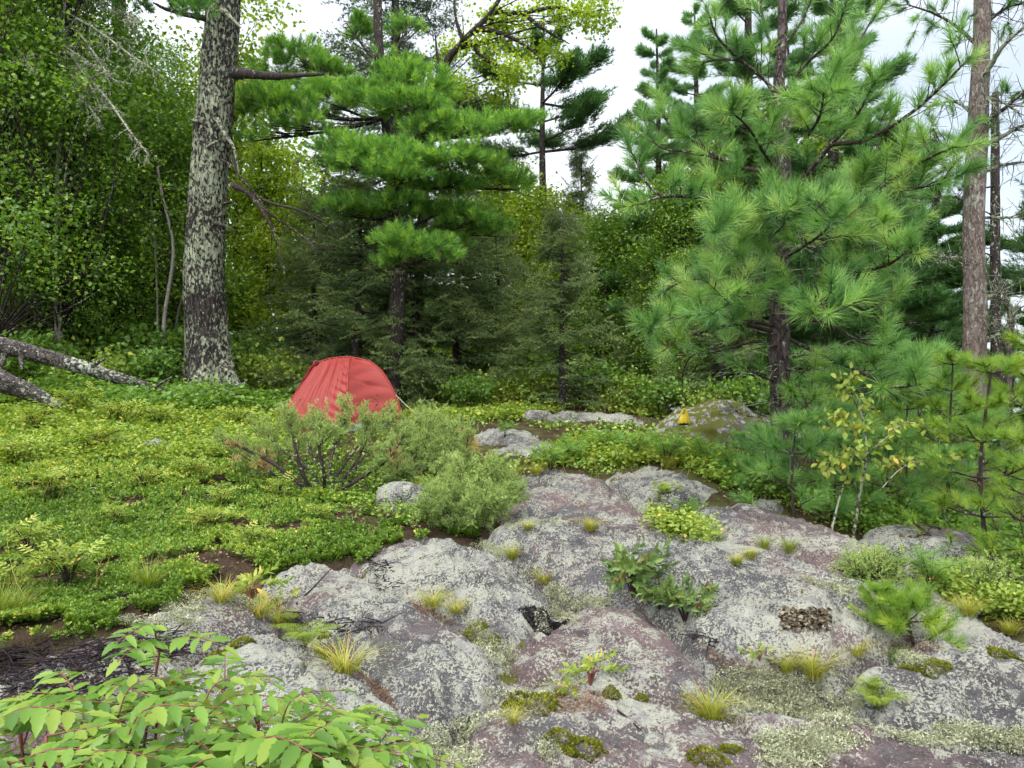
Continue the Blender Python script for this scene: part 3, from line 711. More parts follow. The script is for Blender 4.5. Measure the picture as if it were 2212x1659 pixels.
def trunk_mesh(pts, radii, sides=28, rings=90, furrow=0.05, flare=None, seed=1):
    """a trunk with furrowed bark as relief"""
    c = catmull(pts, rings); r = np.interp(np.linspace(0, 1, rings), np.linspace(0, 1, len(radii)), radii)
    V, Q = tube(c, np.ones(rings), sides)
    n = rings * sides
    a = np.tile(np.linspace(0, 2 * np.pi, sides, endpoint=False), rings); rr = np.repeat(r, sides)
    z = np.repeat(np.concatenate([[0], np.cumsum(np.linalg.norm(np.diff(c, axis=0), axis=1))]), sides)
    rid = fbm(np.cos(a) * 5.5, np.sin(a) * 5.5, z * 1.6, seed, 3)
    k_ = 1 + furrow * rid + 0.05 * fbm(np.cos(a), np.sin(a), z * 0.8, seed + 3, 2)
    if flare is not None:
        h, lobes = flare
        k_ = k_ * (1 + np.exp(-z / h) * (0.55 + 0.45 * np.cos(a * lobes + 0.7 + 0.8 * np.sin(a))))
    cc = np.repeat(c, sides, axis=0)
    V[:n] = cc + (V[:n] - cc) * (rr * k_)[:, None]
    V[n] = c[0]; V[n + 1] = c[-1]
    for e, (ring, ctr) in enumerate(((0, c[0]), (rings - 1, c[-1]))):
        kk = (np.arange(sides) + 1) % sides
        V[n + 2 + e * sides:n + 2 + (e + 1) * sides] = 0.5 * ctr + 0.5 * V[ring * sides + kk]
    return V, Q

# ------------------------------------------------------------------ tree kinds (built round the origin, then placed)
def spruce_tree(name, H, R, label, group, mat, seed, bare=0.12, whorl=0.30, bark='bark_dark', dens=1.0, SPRAY=SPRAY):
    global rng
    keep = rng; rng = np.random.default_rng(seed)
    root = thing(name, (0, 0, 0), label, 'spruce tree', group)
    tp = [(0, 0, -0.2), (U(-.05, .05), U(-.05, .05), H * 0.3), (U(-.08, .08), U(-.08, .08), H * 0.65), (0, 0, H)]
    r0 = 0.014 * H + 0.02
    V, Q = trunk_mesh(tp, [r0, r0 * 0.8, r0 * 0.45, 0.012], 10, 40, 0.03)
    Geo().add(V, Q).build('trunk', M[bark], root, True)
    br, fo = Geo(), Geo(); pos, D, roll, sz, tn = [], [], [], [], []
    z = H * bare * 0.6
    while z < H * 0.985:
        f = z / H; L0 = R * (1 - f) ** 0.8 + 0.08
        nb = rng.integers(5, 8)
        for j in range(nb):
            a = U(0, 6.28); L = L0 * U(0.6, 1.12)
            dead = f < bare * 1.4
            o = np.array([0, 0, z + U(-.12, .12)]); out = np.array([math.cos(a), math.sin(a), 0])
            n = max(5, int(L / 0.11)); t = np.linspace(0, 1, n)[:, None]
            droop = (0.30 - 0.30 * f) * L
            path = o + out * t * L + np.array([0, 0, 1]) * (-droop * np.sin(t * np.pi * 0.62) * 1.1 + 0.12 * L * t ** 3 + f * 0.35 * L * t)
            br.tube(path, np.linspace(0.008 + 0.008 * L, 0.003, n), 4)
            side = np.array([-math.sin(a), math.cos(a), 0])
            for i in range(1, n):
                if dead and U(0, 1) < 0.75: continue
                if t[i, 0] < 0.18 and U(0, 1) < 0.6: continue
                for sd in (-1, 1):
                    if U(0, 1) > 0.92 * dens: continue
                    pos.append(path[i]); w = (1 - t[i, 0]) * 0.8 + 0.35
                    D.append(nrm(out * U(0.45, 0.9) + side * sd * U(0.5, 1.0) * min(1, w) + np.array([0, 0, U(-0.45, 0.05)])))
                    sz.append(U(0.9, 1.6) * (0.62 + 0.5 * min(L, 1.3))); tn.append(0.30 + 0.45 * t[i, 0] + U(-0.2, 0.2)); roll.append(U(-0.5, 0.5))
            if not dead:
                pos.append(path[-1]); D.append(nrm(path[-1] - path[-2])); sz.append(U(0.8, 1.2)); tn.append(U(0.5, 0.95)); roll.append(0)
        z += whorl * U(0.7, 1.2) * (1.05 - 0.45 * f)
    pos, D, sz, tn, roll = map(np.array, (pos, D, sz, tn, roll))
    k = rng.integers(0, 3, len(pos))
    for i in range(3):
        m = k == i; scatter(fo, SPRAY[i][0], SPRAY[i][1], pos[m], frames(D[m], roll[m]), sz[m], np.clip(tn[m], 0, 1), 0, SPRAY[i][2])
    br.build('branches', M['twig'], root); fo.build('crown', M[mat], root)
    rng = keep
    return root
def broadleaf_tree(name, H, blobs, label, group, mat, seed, n_leaf, leaf_s, trunk, r0, bark, cat='tree', cl=14, clr=0.22, lean=0.1, dropp=0.35, limbs=9):
    """blobs: (x, y, z, rx, ry, rz) lobes of the crown; leaves hang in clusters on twigs inside them"""
    global rng
    keep = rng; rng = np.random.default_rng(seed)
    root = thing(name, (0, 0, 0), label, cat, group)
    tp = catmull(trunk, 36); rr = np.linspace(r0, r0 * 0.22, 36)
    Geo().tube(tp, rr, 10, 0.5, 0, 0.03).build('trunk', M[bark], root, True)
    br, fo = Geo(), Geo(); vol = np.array([b[3] * b[4] * b[5] for b in blobs]); vol = vol / vol.sum()
    cents = []
    for b, v_ in zip(blobs, vol):
        n = int(n_leaf * v_ / cl)
        d = rdir(n) * (U(0.1, 1, n) ** 0.45)[:, None]
        c = np.array(b[:3]) + d * np.array(b[3:])
        g = fbm(c[:, 0] * 0.9, c[:, 1] * 0.9, c[:, 2] * 0.9, seed, 3)
        c = c[g > -0.28]
        cents.append(c)
        for q in c[rng.permutation(len(c))[:max(2, len(c) // limbs)]]:
            zf = np.clip((q[2] - 0.35 * H * U(0.3, 0.9)) / H, 0.12, 0.92); i0 = int(zf * 35); o = tp[i0]
            if q[2] < o[2]: o = tp[max(2, int(i0 * 0.7))]
            m = o * 0.45 + q * 0.55 + rng.normal(0, 0.12, 3) - np.array([0, 0, 0.05])
            p_ = catmull([o, m, q], 8); br.tube(p_, np.linspace(max(0.007, rr[i0] * 0.35), 0.003, 8), 4, 0.5)
    c = np.concatenate(cents)
    pos = (c[:, None] + rng.normal(0, clr, (len(c), cl, 3)) * np.array([1, 1, 0.7])).reshape(-1, 3)
    base = np.repeat(U(0.15, 0.75, len(c)), cl)
    leaves(fo, pos, U(leaf_s * 0.7, leaf_s * 1.25, len(pos)), np.clip(base + rng.normal(0, 0.16, len(pos)), 0, 1), 0.5, dropp)
    br.build('branches', M['twig'], root); fo.build('crown', M[mat], root)
    rng = keep
    return root
def bough_pine(name, H, R, label, group, mat, seed, bark, n_bough=26, bare=0.25, dens=60, templ=None, flat=0.32, top=1.0, r0=None, ts=(1.15, 1.7)):
    """a tall soft pine: layered boughs with upturned shoots"""
    global rng
    keep = rng; rng = np.random.default_rng(seed); templ = templ or TUFT_B
    root = thing(name, (0, 0, 0), label, 'pine tree', group)
    r0 = r0 or 0.013 * H
    tp = [(0, 0, -0.3), (U(-.1, .1), U(-.1, .1), H * 0.35), (U(-.15, .15), U(-.1, .1), H * 0.7), (0, 0, H)]
    V, Q = trunk_mesh(tp, [r0 * 1.15, r0 * 0.9, r0 * 0.55, 0.02], 14, 60, 0.05)
    Geo().add(V, Q).build('trunk', M[bark], root, True)
    br, fo = Geo(), Geo(); tf = []; tc = catmull(tp, 40)
    for i in range(n_bough):
        f = bare + (1 - bare) * (i + U(0, 1)) / n_bough
        o = tc[min(39, int(f * 39))]; a = i * 2.4 + U(-.5, .5)
        L = R * (U(0.55, 1.1)) * (1 - (f - bare) / (1 - bare) * 0.82) * top
        out = np.array([math.cos(a), math.sin(a), 0]); rise = U(0.0, 0.35) + 0.4 * f
        path = catmull([o, o + out * L * 0.4 + np.array([0, 0, rise * 0.1 * L]), o + out * L * 0.75 + np.array([0, 0, rise * 0.3 * L]), o + out * L + np.array([0, 0, rise * 0.6 * L])], 14)
        br.tube(path, np.linspace(0.012 + 0.012 * L, 0.006, 14), 5)
        n = int(dens * L * L * 0.5 * 2.6 + 24)
        t = U(0.25, 1, n) ** 0.7; w = 0.34 * L * (1 - 0.6 * t)
        side = np.array([-math.sin(a), math.cos(a), 0])
        idx = np.clip((t * 13).astype(int), 0, 13)
        q = path[idx] + side * (rng.normal(0, 0.6, n) * w)[:, None] + out * rng.normal(0, 0.06, n)[:, None] * L + np.array([0, 0, 1]) * (np.abs(rng.normal(0, flat * 0.35, n)) * L * 0.5)[:, None]
        for qq, tt_ in zip(q, idx):
            d = nrm((qq - path[max(tt_ - 4, 0)]) + np.array([0, 0, U(0.15, 0.6)]) * 0.5 * L * 0.5)
            tf.append((qq, d))
        for k_ in range(0, n, 6):
            br.tube(np.array([path[max(0, idx[k_] - 3)], (path[max(0, idx[k_] - 3)] + q[k_]) / 2 - np.array([0, 0, .02]), q[k_]]), [0.008, 0.005, 0.003], 4)
    put_tufts(fo, tf, templ, *ts)
    br.build('branches', M['branch'], root); fo.build('crown', M[mat], root)
    rng = keep
    return root
def young_pine(name, H, R, label, group, mat, seed, templ, whorls=5, per=5, ts=(0.9, 1.25), r=0.018, cat='young pine', subs=2):
    global rng
    keep = rng; rng = np.random.default_rng(seed)
    root = thing(name, (0, 0, 0), label, cat, group)
    tp = catmull([(0, 0, -0.1), (U(-.04, .04) * H, U(-.04, .04) * H, H * 0.5), (U(-.03, .03) * H, 0, H)], 20)
    Geo().tube(tp, np.linspace(r, r * 0.35, 20), 8, 0.5, 0, 0.04).build('trunk', M['branch'], root, True)
    br, fo = Geo(), Geo(); tf = [(tp[-1], np.array([0, 0, 1.0]))]
    for w in range(whorls):
        f = 0.18 + 0.78 * w / max(whorls - 1, 1)
        for j in range(per):
            a = j * 6.28 / per + U(-.4, .4) + w; L = R * (1.08 - 0.78 * f) * U(0.7, 1.15)
            o = tp[int(f * 19)]; out = np.array([math.cos(a), math.sin(a), 0])
            path = catmull([o, o + out * L * 0.5 + np.array([0, 0, L * 0.12]), o + out * L + np.array([0, 0, L * U(0.3, 0.6)])], 10)
            br.tube(path, np.linspace(r * 0.42, r * 0.22, 10), 5)
            tf.append((path[-1], path[-1] - path[-3]))
            for k_ in range(subs):
                i = rng.integers(4, 9); side = nrm(np.cross(out, [0, 0, 1])) * rng.choice([-1, 1])
                tpw = twig_pts(path[i], out * 0.6 + side * U(.3, .9) + np.array([0, 0, U(.1, .6)]), L * U(0.25, 0.5), 0.3, 3)
                br.tube(tpw, [r * .26, r * .24, r * .2, r * .18], 4); tf.append((tpw[-1], tpw[-1] - tpw[-2]))
                if U(0, 1) < 0.5: tf.append((tpw[-2], tpw[-1] - tpw[-2]))
    put_tufts(fo, tf, templ, *ts)
    br.build('branches', M['branch'], root); fo.build('crown', M[mat], root)
    rng = keep
    return root
def place(root, p, rz=0.0, s=1.0):
    root.location = tuple(p); root.rotation_euler = (0, 0, rz); root.scale = (s, s, s)
    return root
# ------------------------------------------------------------------ the wood, far to near
def dist_dup(proto, spots, group, label=None):
    for (px, Y, s) in spots:
        copy_tree(proto, at(px, Y) - np.array([0, 0, 0.05]), U(0, 6.28), s, label, group)

# birches beside and behind the old pine
BIRCH_G = 'leafy birches in the wood beside the old pine'
BIRCH_L = 'leafy green birch in the dense wood beside the old pine'
def birch_proto(seed, H):
    r = np.random.default_rng(seed)
    blobs = []
    for z in np.arange(0.22, 0.98, 0.085):
        for _ in range(2):
            a = r.uniform(0, 6.28); q = r.uniform(0.2, 0.85) * (1.15 - z) * 2.2
            blobs.append((q * math.cos(a), q * math.sin(a), z * H, r.uniform(0.8, 1.3), r.uniform(0.8, 1.3), r.uniform(0.45, 0.7)))
    tr = [(0, 0, -0.2), (r.uniform(-.15, .15), 0, H * .3), (r.uniform(-.3, .3), r.uniform(-.2, .2), H * .65), (0, 0, H * .97)]
    return broadleaf_tree('birch_tree', H, blobs, BIRCH_L, BIRCH_G, 'birch', seed, 26000, 0.080, tr, 0.075, 'birch_bark')
b1 = place(birch_proto(101, 11.0), at(35, 15.5), 0.4)
b2 = place(birch_proto(102, 10.0), at(160, 17.0), 1.9)
b3 = place(birch_proto(103, 7.4), at(345, 18.0), 3.0)
for pr, px, Y, s in [(b2, -70, 17.5, 1.1), (b1, 95, 20.5, 1.05), (b2, 255, 20.0, 0.93), (b3, 290, 16.6, 0.95), (b3, 400, 21.0, 1.0), (b1, -120, 21, 1.1), (b2, 20, 24.5, 1.15), (b1, 130, 14.2, 1.0), (b2, -20, 13.5, 1.0), (b1, 330, 22.5, .95), (b3, 220, 15.8, 0.72), (b3, 90, 14.6, 0.62), (b1, 200, 25, 1.0), (b3, 330, 24, 1.0)]:
    copy_tree(pr, at(px, Y) - np.array([0, 0, .05]), U(0, 6.28), s)

# bright aspens
def aspen_proto(seed, H, n, label, group):
    r = np.random.default_rng(seed); blobs = []
    for z in np.arange(0.25, 1.0, 0.12):
        for _ in range(3):
            a = r.uniform(0, 6.28); q = r.uniform(0.1, 0.8) * 1.7 * (1.2 - z)
            blobs.append((q * math.cos(a), q * math.sin(a), z * H, r.uniform(.5, .8), r.uniform(.5, .8), r.uniform(.3, .5)))
    return broadleaf_tree('aspen_tree', H, blobs, label, group, 'aspen', seed, n * 2, 0.085, [(0, 0, -.2), (.1, 0, H * .4), (-.1, .1, H * .7), (0, 0, H)], 0.05, 'twig')
AG = 'bright yellow-green aspens lit at the back of the wood'
a1 = place(aspen_proto(121, 7.0, 8500, 'bright yellow-green aspen seen through the gap beside the old pine', AG), at(570, 19.5))
a2 = place(aspen_proto(122, 5.6, 6500, 'pale green aspen between the white pine and the narrow spruce', AG), at(1135, 20.5))
copy_tree(a1, at(655, 21), 1.3, 0.85, 'small bright aspen low behind the soft pine boughs')
copy_tree(a1, at(515, 21), 2.3, 1.5, 'tall bright aspen half hidden by the old pine trunk')
copy_tree(a2, at(1200, 22), 2.0, 1.05, 'pale aspen just beside the narrow dark spruce spire')
copy_tree(a2, at(1075, 23.5), 0.7, 1.3, 'tall pale aspen whose top shows behind the white pine')
copy_tree(a2, at(1330, 21), 3.7, 0.9, 'low aspen beyond the small spruce')
copy_tree(b3, at(1300, 20), 0.8, 0.72, 'dark leafy birch beyond the small spruce', 'birches beyond the flat bare rock')
copy_tree(b3, at(1420, 19), 2.2, 0.75, 'dark leafy birch behind the long low pine limb', 'birches beyond the flat bare rock')
copy_tree(b3, at(1530, 22), 4.2, 0.95, 'tall leafy birch between two hazy pines', 'birches beyond the flat bare rock')
copy_tree(b3, at(1040, 22), 5.0, 0.8, 'leafy birch behind the dark spruces', 'birches beyond the flat bare rock')
copy_tree(b3, at(1480, 16.5), 1.2, 0.5, 'small leafy birch behind the yellow bag', 'birches beyond the flat bare rock')

# a tall aspen with a dark leaning limb above the white pine
T0 = at(905, 17.2)
def loc(px, py, Y): return P(px, py, Y) - T0
tr = [(0, 0, -.2), loc(905, 600, 17.2), loc(925, 330, 17.2), loc(958, 155, 17.0), loc(1000, 90, 16.8), loc(1062, 25, 16.6), loc(1110, -60, 16.4)]
blobs = []
for (px, py, rx, ry) in [(1000, 40, 40, 30), (1090, 50, 60, 35), (1170, 40, 60, 40), (1240, 40, 50, 35), (1290, 30, 35, 45), (1180, 105, 60, 25), (1040, 110, 50, 28), (1110, 150, 45, 25), (960, 110, 35, 25), (1250, 90, 35, 20), (1150, -20, 90, 25), (1300, -20, 25, 30), (980, 190, 45, 28), (1070, 200, 40, 22)]:
    c = loc(px, py, 16.8 + U(-.6, .6)); q = 16.8 / F
    blobs.append((c[0], c[1], c[2], rx * q, rx * q * 0.9, ry * q))
big_aspen = broadleaf_tree('aspen_tree', float(tr[-1][2]), blobs, 'tall aspen with a dark leaning limb against the sky', AG, 'aspen', 131, 11000, 0.085, tr, 0.14, 'bark_dark', clr=0.15, cl=9, limbs=60)
place(big_aspen, T0)
lg = Geo()
for pts in [[(958, 155), (945, 120), (940, 70)], [(1000, 90), (985, 40), (980, -20)], [(1062, 25), (1130, 28), (1200, 15), (1260, 30), (1300, 20)], [(1062, 25), (1095, -30)], [(1030, 60), (1090, 75), (1150, 110), (1180, 150)], [(1130, 28), (1170, 60), (1230, 95)], [(1010, 85), (1050, 130), (1110, 150)]]:
    limb(lg, [loc(a, b, 16.7) for a, b in pts], 0.055, 0.01, 12, 6)
lg.build('limb', M['bark_dark'], big_aspen, True)

# spruces
SG = 'dark spruces behind the tent'
s_big = place(spruce_tree('spruce_tree', 14.0, 2.7, 'tallest dark spruce rising behind the white pine boughs', SG, 'spruce', 141, 0.06, 0.42, dens=0.8, SPRAY=SPRAY_FAR), at(862, 18.5))
s_mid = place(spruce_tree('spruce_tree', 4.6, 1.9, 'broad spruce with low boughs just behind the tent', SG, 'spruce2', 142, 0.03, 0.28), at(775, 15.6))
copy_tree(s_mid, at(895, 16.0), 2.0, 0.98, 'spruce hanging over the dark hollow beside the tent', SG)
copy_tree(s_mid, at(985, 16.8), 4.1, 1.05, 'spruce beside the dark hollow and the leafy bushes', SG)
copy_tree(s_mid, at(680, 17.2), 1.1, 0.95, 'spruce in shade between the old pine and the tent', SG)
copy_tree(s_mid, at(1070, 18.0), 5.2, 0.9, 'dark spruce behind the low junipers', SG)
s_sm = place(spruce_tree('spruce_tree', 4.0, 1.15, 'small spruce with a bare lower stem at the edge of the clearing', 'spruces right of the white pine', 'spruce2', 143, 0.2, 0.22), at(1215, 15.4))
s_sm['group'] = 'spruces beyond the flat rock'
copy_tree(s_sm, at(1256, 23.0), 0.6, (1.0, 1.0, 2.0), 'narrow dark spruce spire against the pale sky', 'spruces beyond the flat rock')
copy_tree(s_mid, at(150, 20.0), 0.6, 1.2, 'dark spruce deep among the birches', SG)
copy_tree(s_mid, at(300, 19.0), 3.6, 1.15, 'dark spruce among the birches beside the old pine', SG)
copy_tree(s_mid, at(1560, 15.5), 0.6, 0.8, 'dark spruce in the shade behind the mossy boulder', SG)
copy_tree(s_mid, at(1400, 18.5), 3.0, 0.7, 'low dark spruce at the edge of the wood', SG)
copy_tree(s_big, at(1545, 25.0), 1.0, 0.8, 'tall dark spruce behind the red pine limbs', SG)
copy_tree(s_big, at(60, 27.0), 2.0, 0.9, 'tall dark spruce far behind the birches', SG)

# hazy pines behind the red pine
HG = 'soft pines behind the red pine'
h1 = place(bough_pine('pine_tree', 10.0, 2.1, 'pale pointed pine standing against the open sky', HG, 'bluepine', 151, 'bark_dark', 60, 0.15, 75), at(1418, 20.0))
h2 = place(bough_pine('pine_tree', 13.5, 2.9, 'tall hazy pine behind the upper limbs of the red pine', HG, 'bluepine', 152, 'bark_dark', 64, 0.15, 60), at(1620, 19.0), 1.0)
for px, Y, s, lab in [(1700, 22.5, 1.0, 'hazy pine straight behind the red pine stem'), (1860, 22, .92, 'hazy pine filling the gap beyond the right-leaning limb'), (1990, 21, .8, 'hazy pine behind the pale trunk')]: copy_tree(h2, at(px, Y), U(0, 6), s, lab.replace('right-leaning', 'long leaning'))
for px, Y, s, lab in [(1600, 20.5, 1.2, 'tall leafy aspen behind the red pine'), (1745, 19.5, 1.25, 'tall leafy aspen seen past the red pine stem'), (1860, 20.5, 1.0, 'leafy aspen behind the dark shore pines')]: copy_tree(a1, at(px, Y), U(0, 6), s, lab)
for px, Y, s, lab in [(1480, 18, .8, 'birch behind the low long limb tip'), (1660, 18.5, 1.1, 'birch leaves straight behind the red pine stem'), (1800, 18, 1.0, 'birch leaves beyond the red pine')]: copy_tree(b3, at(px, Y), U(0, 6), s, lab, 'birches beyond the flat bare rock')
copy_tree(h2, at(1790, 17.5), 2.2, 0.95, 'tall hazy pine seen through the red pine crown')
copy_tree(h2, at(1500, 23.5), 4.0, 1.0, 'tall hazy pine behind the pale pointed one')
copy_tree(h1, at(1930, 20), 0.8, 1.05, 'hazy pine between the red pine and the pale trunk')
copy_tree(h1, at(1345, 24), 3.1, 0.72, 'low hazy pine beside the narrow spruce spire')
d1 = place(bough_pine('pine_tree', 6.2, 2.3, 'dark pine with curved branches behind the young pines', 'dark pines near the lake shore', 'dpine', 153, 'bark_dark', 44, 0.08, 70), at(1905, 14.5))
copy_tree(d1, at(2015, 16.5), 2.0, 1.05, 'dark pine filling the gap beside the pale trunk')
copy_tree(d1, at(1780, 15.5), 4.2, 0.85, 'dark pine low behind the red pine trunk')
copy_tree(d1, at(2235, 17.0), 1.2, 0.95, 'dark pine by the lake behind the dead snag')
copy_tree(d1, at(1680, 17.0), 1.2, 0.85, 'dark pine in the shade behind the boulder')
sp = place(bough_pine('pine_tree', 10.6, 2.3, 'sparse dark-topped pine against the sky beside the aspen', 'sparse pines', 'dpine', 154, 'bark_dark', 20, 0.6, 46, TUFT_B, 0.4, 1.35), at(1175, 21.0), 0.5)
copy_tree(sp, at(262, 17.8), 0.0, (1.5, 1.5, 1.6), 'thick dark pine trunk high among the birch leaves')
copy_tree(sp, at(2290, 18), 1.0, 0.9, 'thin pine at the lake beyond the pale trunk')

# low leafy growth along the edge of the wood
def under_proto(seed, H, label, cat, group, mat='under', n=1000, ls=0.10, name='leafy_shrub'):
    r = np.random.default_rng(seed)
    blobs = [(r.uniform(-.5, .5), r.uniform(-.5, .5), r.uniform(.3, .95) * H, r.uniform(.25, .42), r.uniform(.25, .42), r.uniform(.15, .3)) for _ in range(9)]
    return broadleaf_tree(name, H, blobs, label, group, mat, seed, n, ls, [(0, 0, -.1), (.05, 0, H * .5), (0, .05, H * .9)], 0.014, 'twig', cat, 7, 0.12)
UG = 'leafy shrubs along the foot of the wood'
UL = 'knee-high leafy shrub in the undergrowth at the foot of the wood'
u1 = place(under_proto(161, 1.25, UL, 'shrub', UG), at(60, 13.4))
u2 = place(under_proto(162, 0.9, UL, 'shrub', UG, 'herb', 800, 0.085), at(560, 15.0))
spots = []
for px, Y, s in [(130, 14.2, 1.1), (200, 13.2, .9), (260, 14.6, 1.2), (320, 13.8, .8), (380, 15.4, 1.2), (20, 15.0, 1.3), (-60, 14.0, 1.2), (520, 16.2, 1.1), (590, 16.0, 1.0), (640, 15.2, .9), (545, 17.5, 1.4),
                 (610, 18.0, 1.4), (410, 16.5, 1.2), (160, 16.2, 1.4), (80, 17.0, 1.5), (300, 17.0, 1.4), (1010, 14.6, .75), (1060, 15.2, .9), (1110, 15.6, 1.0), (1150, 16.4, 1.1), (1270, 16.2, 1.0), (1320, 15.6, .8),
                 (1370, 16.0, 1.0), (1420, 15.0, .8), (1090, 17.2, 1.3), (1180, 17.6, 1.2), (1300, 17.8, 1.3), (1460, 17.0, 1.2), (1530, 14.0, .9), (1600, 14.5, 1.0), (1720, 13.5, 1.0), (1800, 12.5, .9), (1860, 11.5, .8),
                 (700, 18.2, 1.3), (840, 17.4, 1.2), (945, 15.8, .9), (460, 17.8, 1.3), (230, 18.5, 1.6), (-20, 18.5, 1.6), (1650, 16, 1.3), (1950, 12, 1.0), (2050, 12.5, 1.0)]:
    copy_tree(u1 if U(0, 1) < 0.6 else u2, at(px, Y) - np.array([0, 0, .04]), U(0, 6.28), s)

# far wood closing the view at the back: one mass
fw = Geo()
N = 45000
fx_ = U(-26, 5, N); fy_ = U(27, 42, N); top = np.where(fx_ < -6, 9.0, 4.6) + 2.0 * fbm(fx_ * .3, fy_ * .2, 0, 44, 2)
fz_ = gz0(fx_, np.minimum(fy_, 26)) + U(0, 1, N) ** 0.8 * top
leaves(fw, np.stack([fx_, fy_, fz_], -1), U(0.2, 0.32, N), U(0, .7, N))
for i in range(46):
    x, y = U(-26, 4), U(27, 36); z = gz0(x, 26.0)
    fw.tube(catmull([(x, y, z - 2), (x + U(-.3, .3), y, z + 4), (x + U(-.4, .4), y, z + 8)], 8), [0.13, 0.08], 6, 0.1, 1)
far_wood = fw.build('distant_forest', [M['birch'], M['bark_dark']])
tag(far_wood, 'dark mass of distant forest behind the nearer trees', None, None, 'stuff')

# ------------------------------------------------------------------ the old lichen-spotted pine
TY = 14.0
T1 = np.append(at(455, TY)[:2], at(455, TY)[2])
def l1(px, py, dY=0.0): return P(px, py, TY + dY) - T1
old = thing('pine_tree', T1, 'massive old pine trunk spotted with pale lichen above a flared root', 'pine tree')
q = TY / F
pts = [l1(456, 868), l1(453, 780), l1(447, 700), l1(442, 600), l1(450, 400), l1(463, 250), l1(477, 100), l1(483, 0), l1(495, -250), l1(500, -700)]
V, Q = trunk_mesh(pts, [50 * q, 46 * q, 43 * q, 42 * q, 39.5 * q, 38 * q, 36 * q, 35 * q, 30 * q, 18 * q], 72, 260, 0.05, (0.42, 4), 5)
Geo().add(V, Q).build('trunk', M['bark_big'], old, True)
def root_part(a, b, c, r):
    g = Geo(); limb(g, [a, b, c], r, r * 0.25, 14, 10, 0, 0.06); g.build('root', M['bark_big'], old, True)
root_part(l1(478, 790, -.2), l1(508, 832, -.35), l1(545, 862, -.5), 0.16)
root_part(l1(428, 800, -.2), l1(408, 842, -.3), l1(395, 868, -.45), 0.13)
for pts_, r, mt in [([(500, 398), (540, 420), (570, 460), (590, 500), (612, 575)], .05, 'branch'), ([(545, 420), (590, 440), (650, 455), (720, 490)], .03, 'twig'), ([(565, 450), (640, 500), (690, 545)], .025, 'twig'),
                   ([(470, 258), (486, 290), (505, 320), (517, 380)], .05, 'lichen_twig'), ([(500, 335), (520, 385), (545, 410), (560, 430)], .03, 'twig'), ([(484, 440), (500, 436), (512, 442)], .03, 'branch'), ([(462, 482), (485, 488), (508, 500)], .04, 'branch'),
                   ([(478, 345), (492, 352), (500, 362)], .03, 'branch'), ([(425, 395), (415, 385), (410, 378)], .03, 'lichen_twig'), ([(432, 262), (420, 262), (408, 256)], .04, 'lichen_twig'), ([(505, 158), (540, 160), (600, 165), (700, 160)], .11, 'bark_dark'),
                   ([(445, 40), (420, 35), (360, 20), (330, 5)], .06, 'bark_dark'), ([(480, 20), (500, 40), (520, 60)], .06, 'lichen_twig'), ([(470, 305), (455, 312), (440, 318)], .03, 'lichen_twig')]:
    g = Geo(); n = len(pts_)
    p_ = limb(g, [l1(a, b, -.35 - .1 * i + U(-.1, .1)) for i, (a, b) in enumerate(pts_)], r, max(r * 0.2, .006), 16, 7, 0, 0.08)
    if r < .055 and n > 4 or mt == 'twig':
        for i in range(5, 16, 2):
            tp = twig_pts(p_[i], nrm(p_[i] - p_[i - 1]) + rng.normal(0, .6, 3), U(.25, .6), -.2, 4); g.tube(tp, [.01, .008, .006, .004, .003], 4)
    g.build('dead_branch' if mt != 'bark_dark' else 'branch', M[mt], old, True)
fo = Geo(); tf = []
def clumps(tf, cen, rad, dens, up=0.55, lump=0.2):
    """rounded sprays of upturned shoots inside a flattened lobe"""
    cen = np.asarray(cen); rad = np.asarray(rad)
    nl = max(4, int(dens * rad[0] * max(rad[1], .25) * 26))
    for _ in range(nl):
        d = rdir(1, -0.35, 1)[0]; c = cen + d * rad * U(0.3, 1.0) ** 0.5
        lr = lump * U(0.7, 1.4); m = rng.integers(8, 15)
        e = rdir(m, -0.15, 1)
        pos = c + e * lr * np.array([1, 1, .55])
        ax = nrm(e * 0.75 + d * 0.45 + np.array([0, 0, up]))
        tf += list(zip(pos, ax))
for (px, py, rx, ry, dY) in [(330, -5, 90, 35, -.3), (240, -15, 70, 32, .2), (410, -10, 50, 28, -.8), (150, -40, 80, 40, .5), (420, 20, 30, 14, -1)]:
    clumps(tf, l1(px, py, dY), (rx * q, rx * q * .8, ry * q), 2.5)
put_tufts(fo, tf, TUFT_W, 0.9, 1.3, (0, .55))
fo.build('crown', M['wpine'], old)

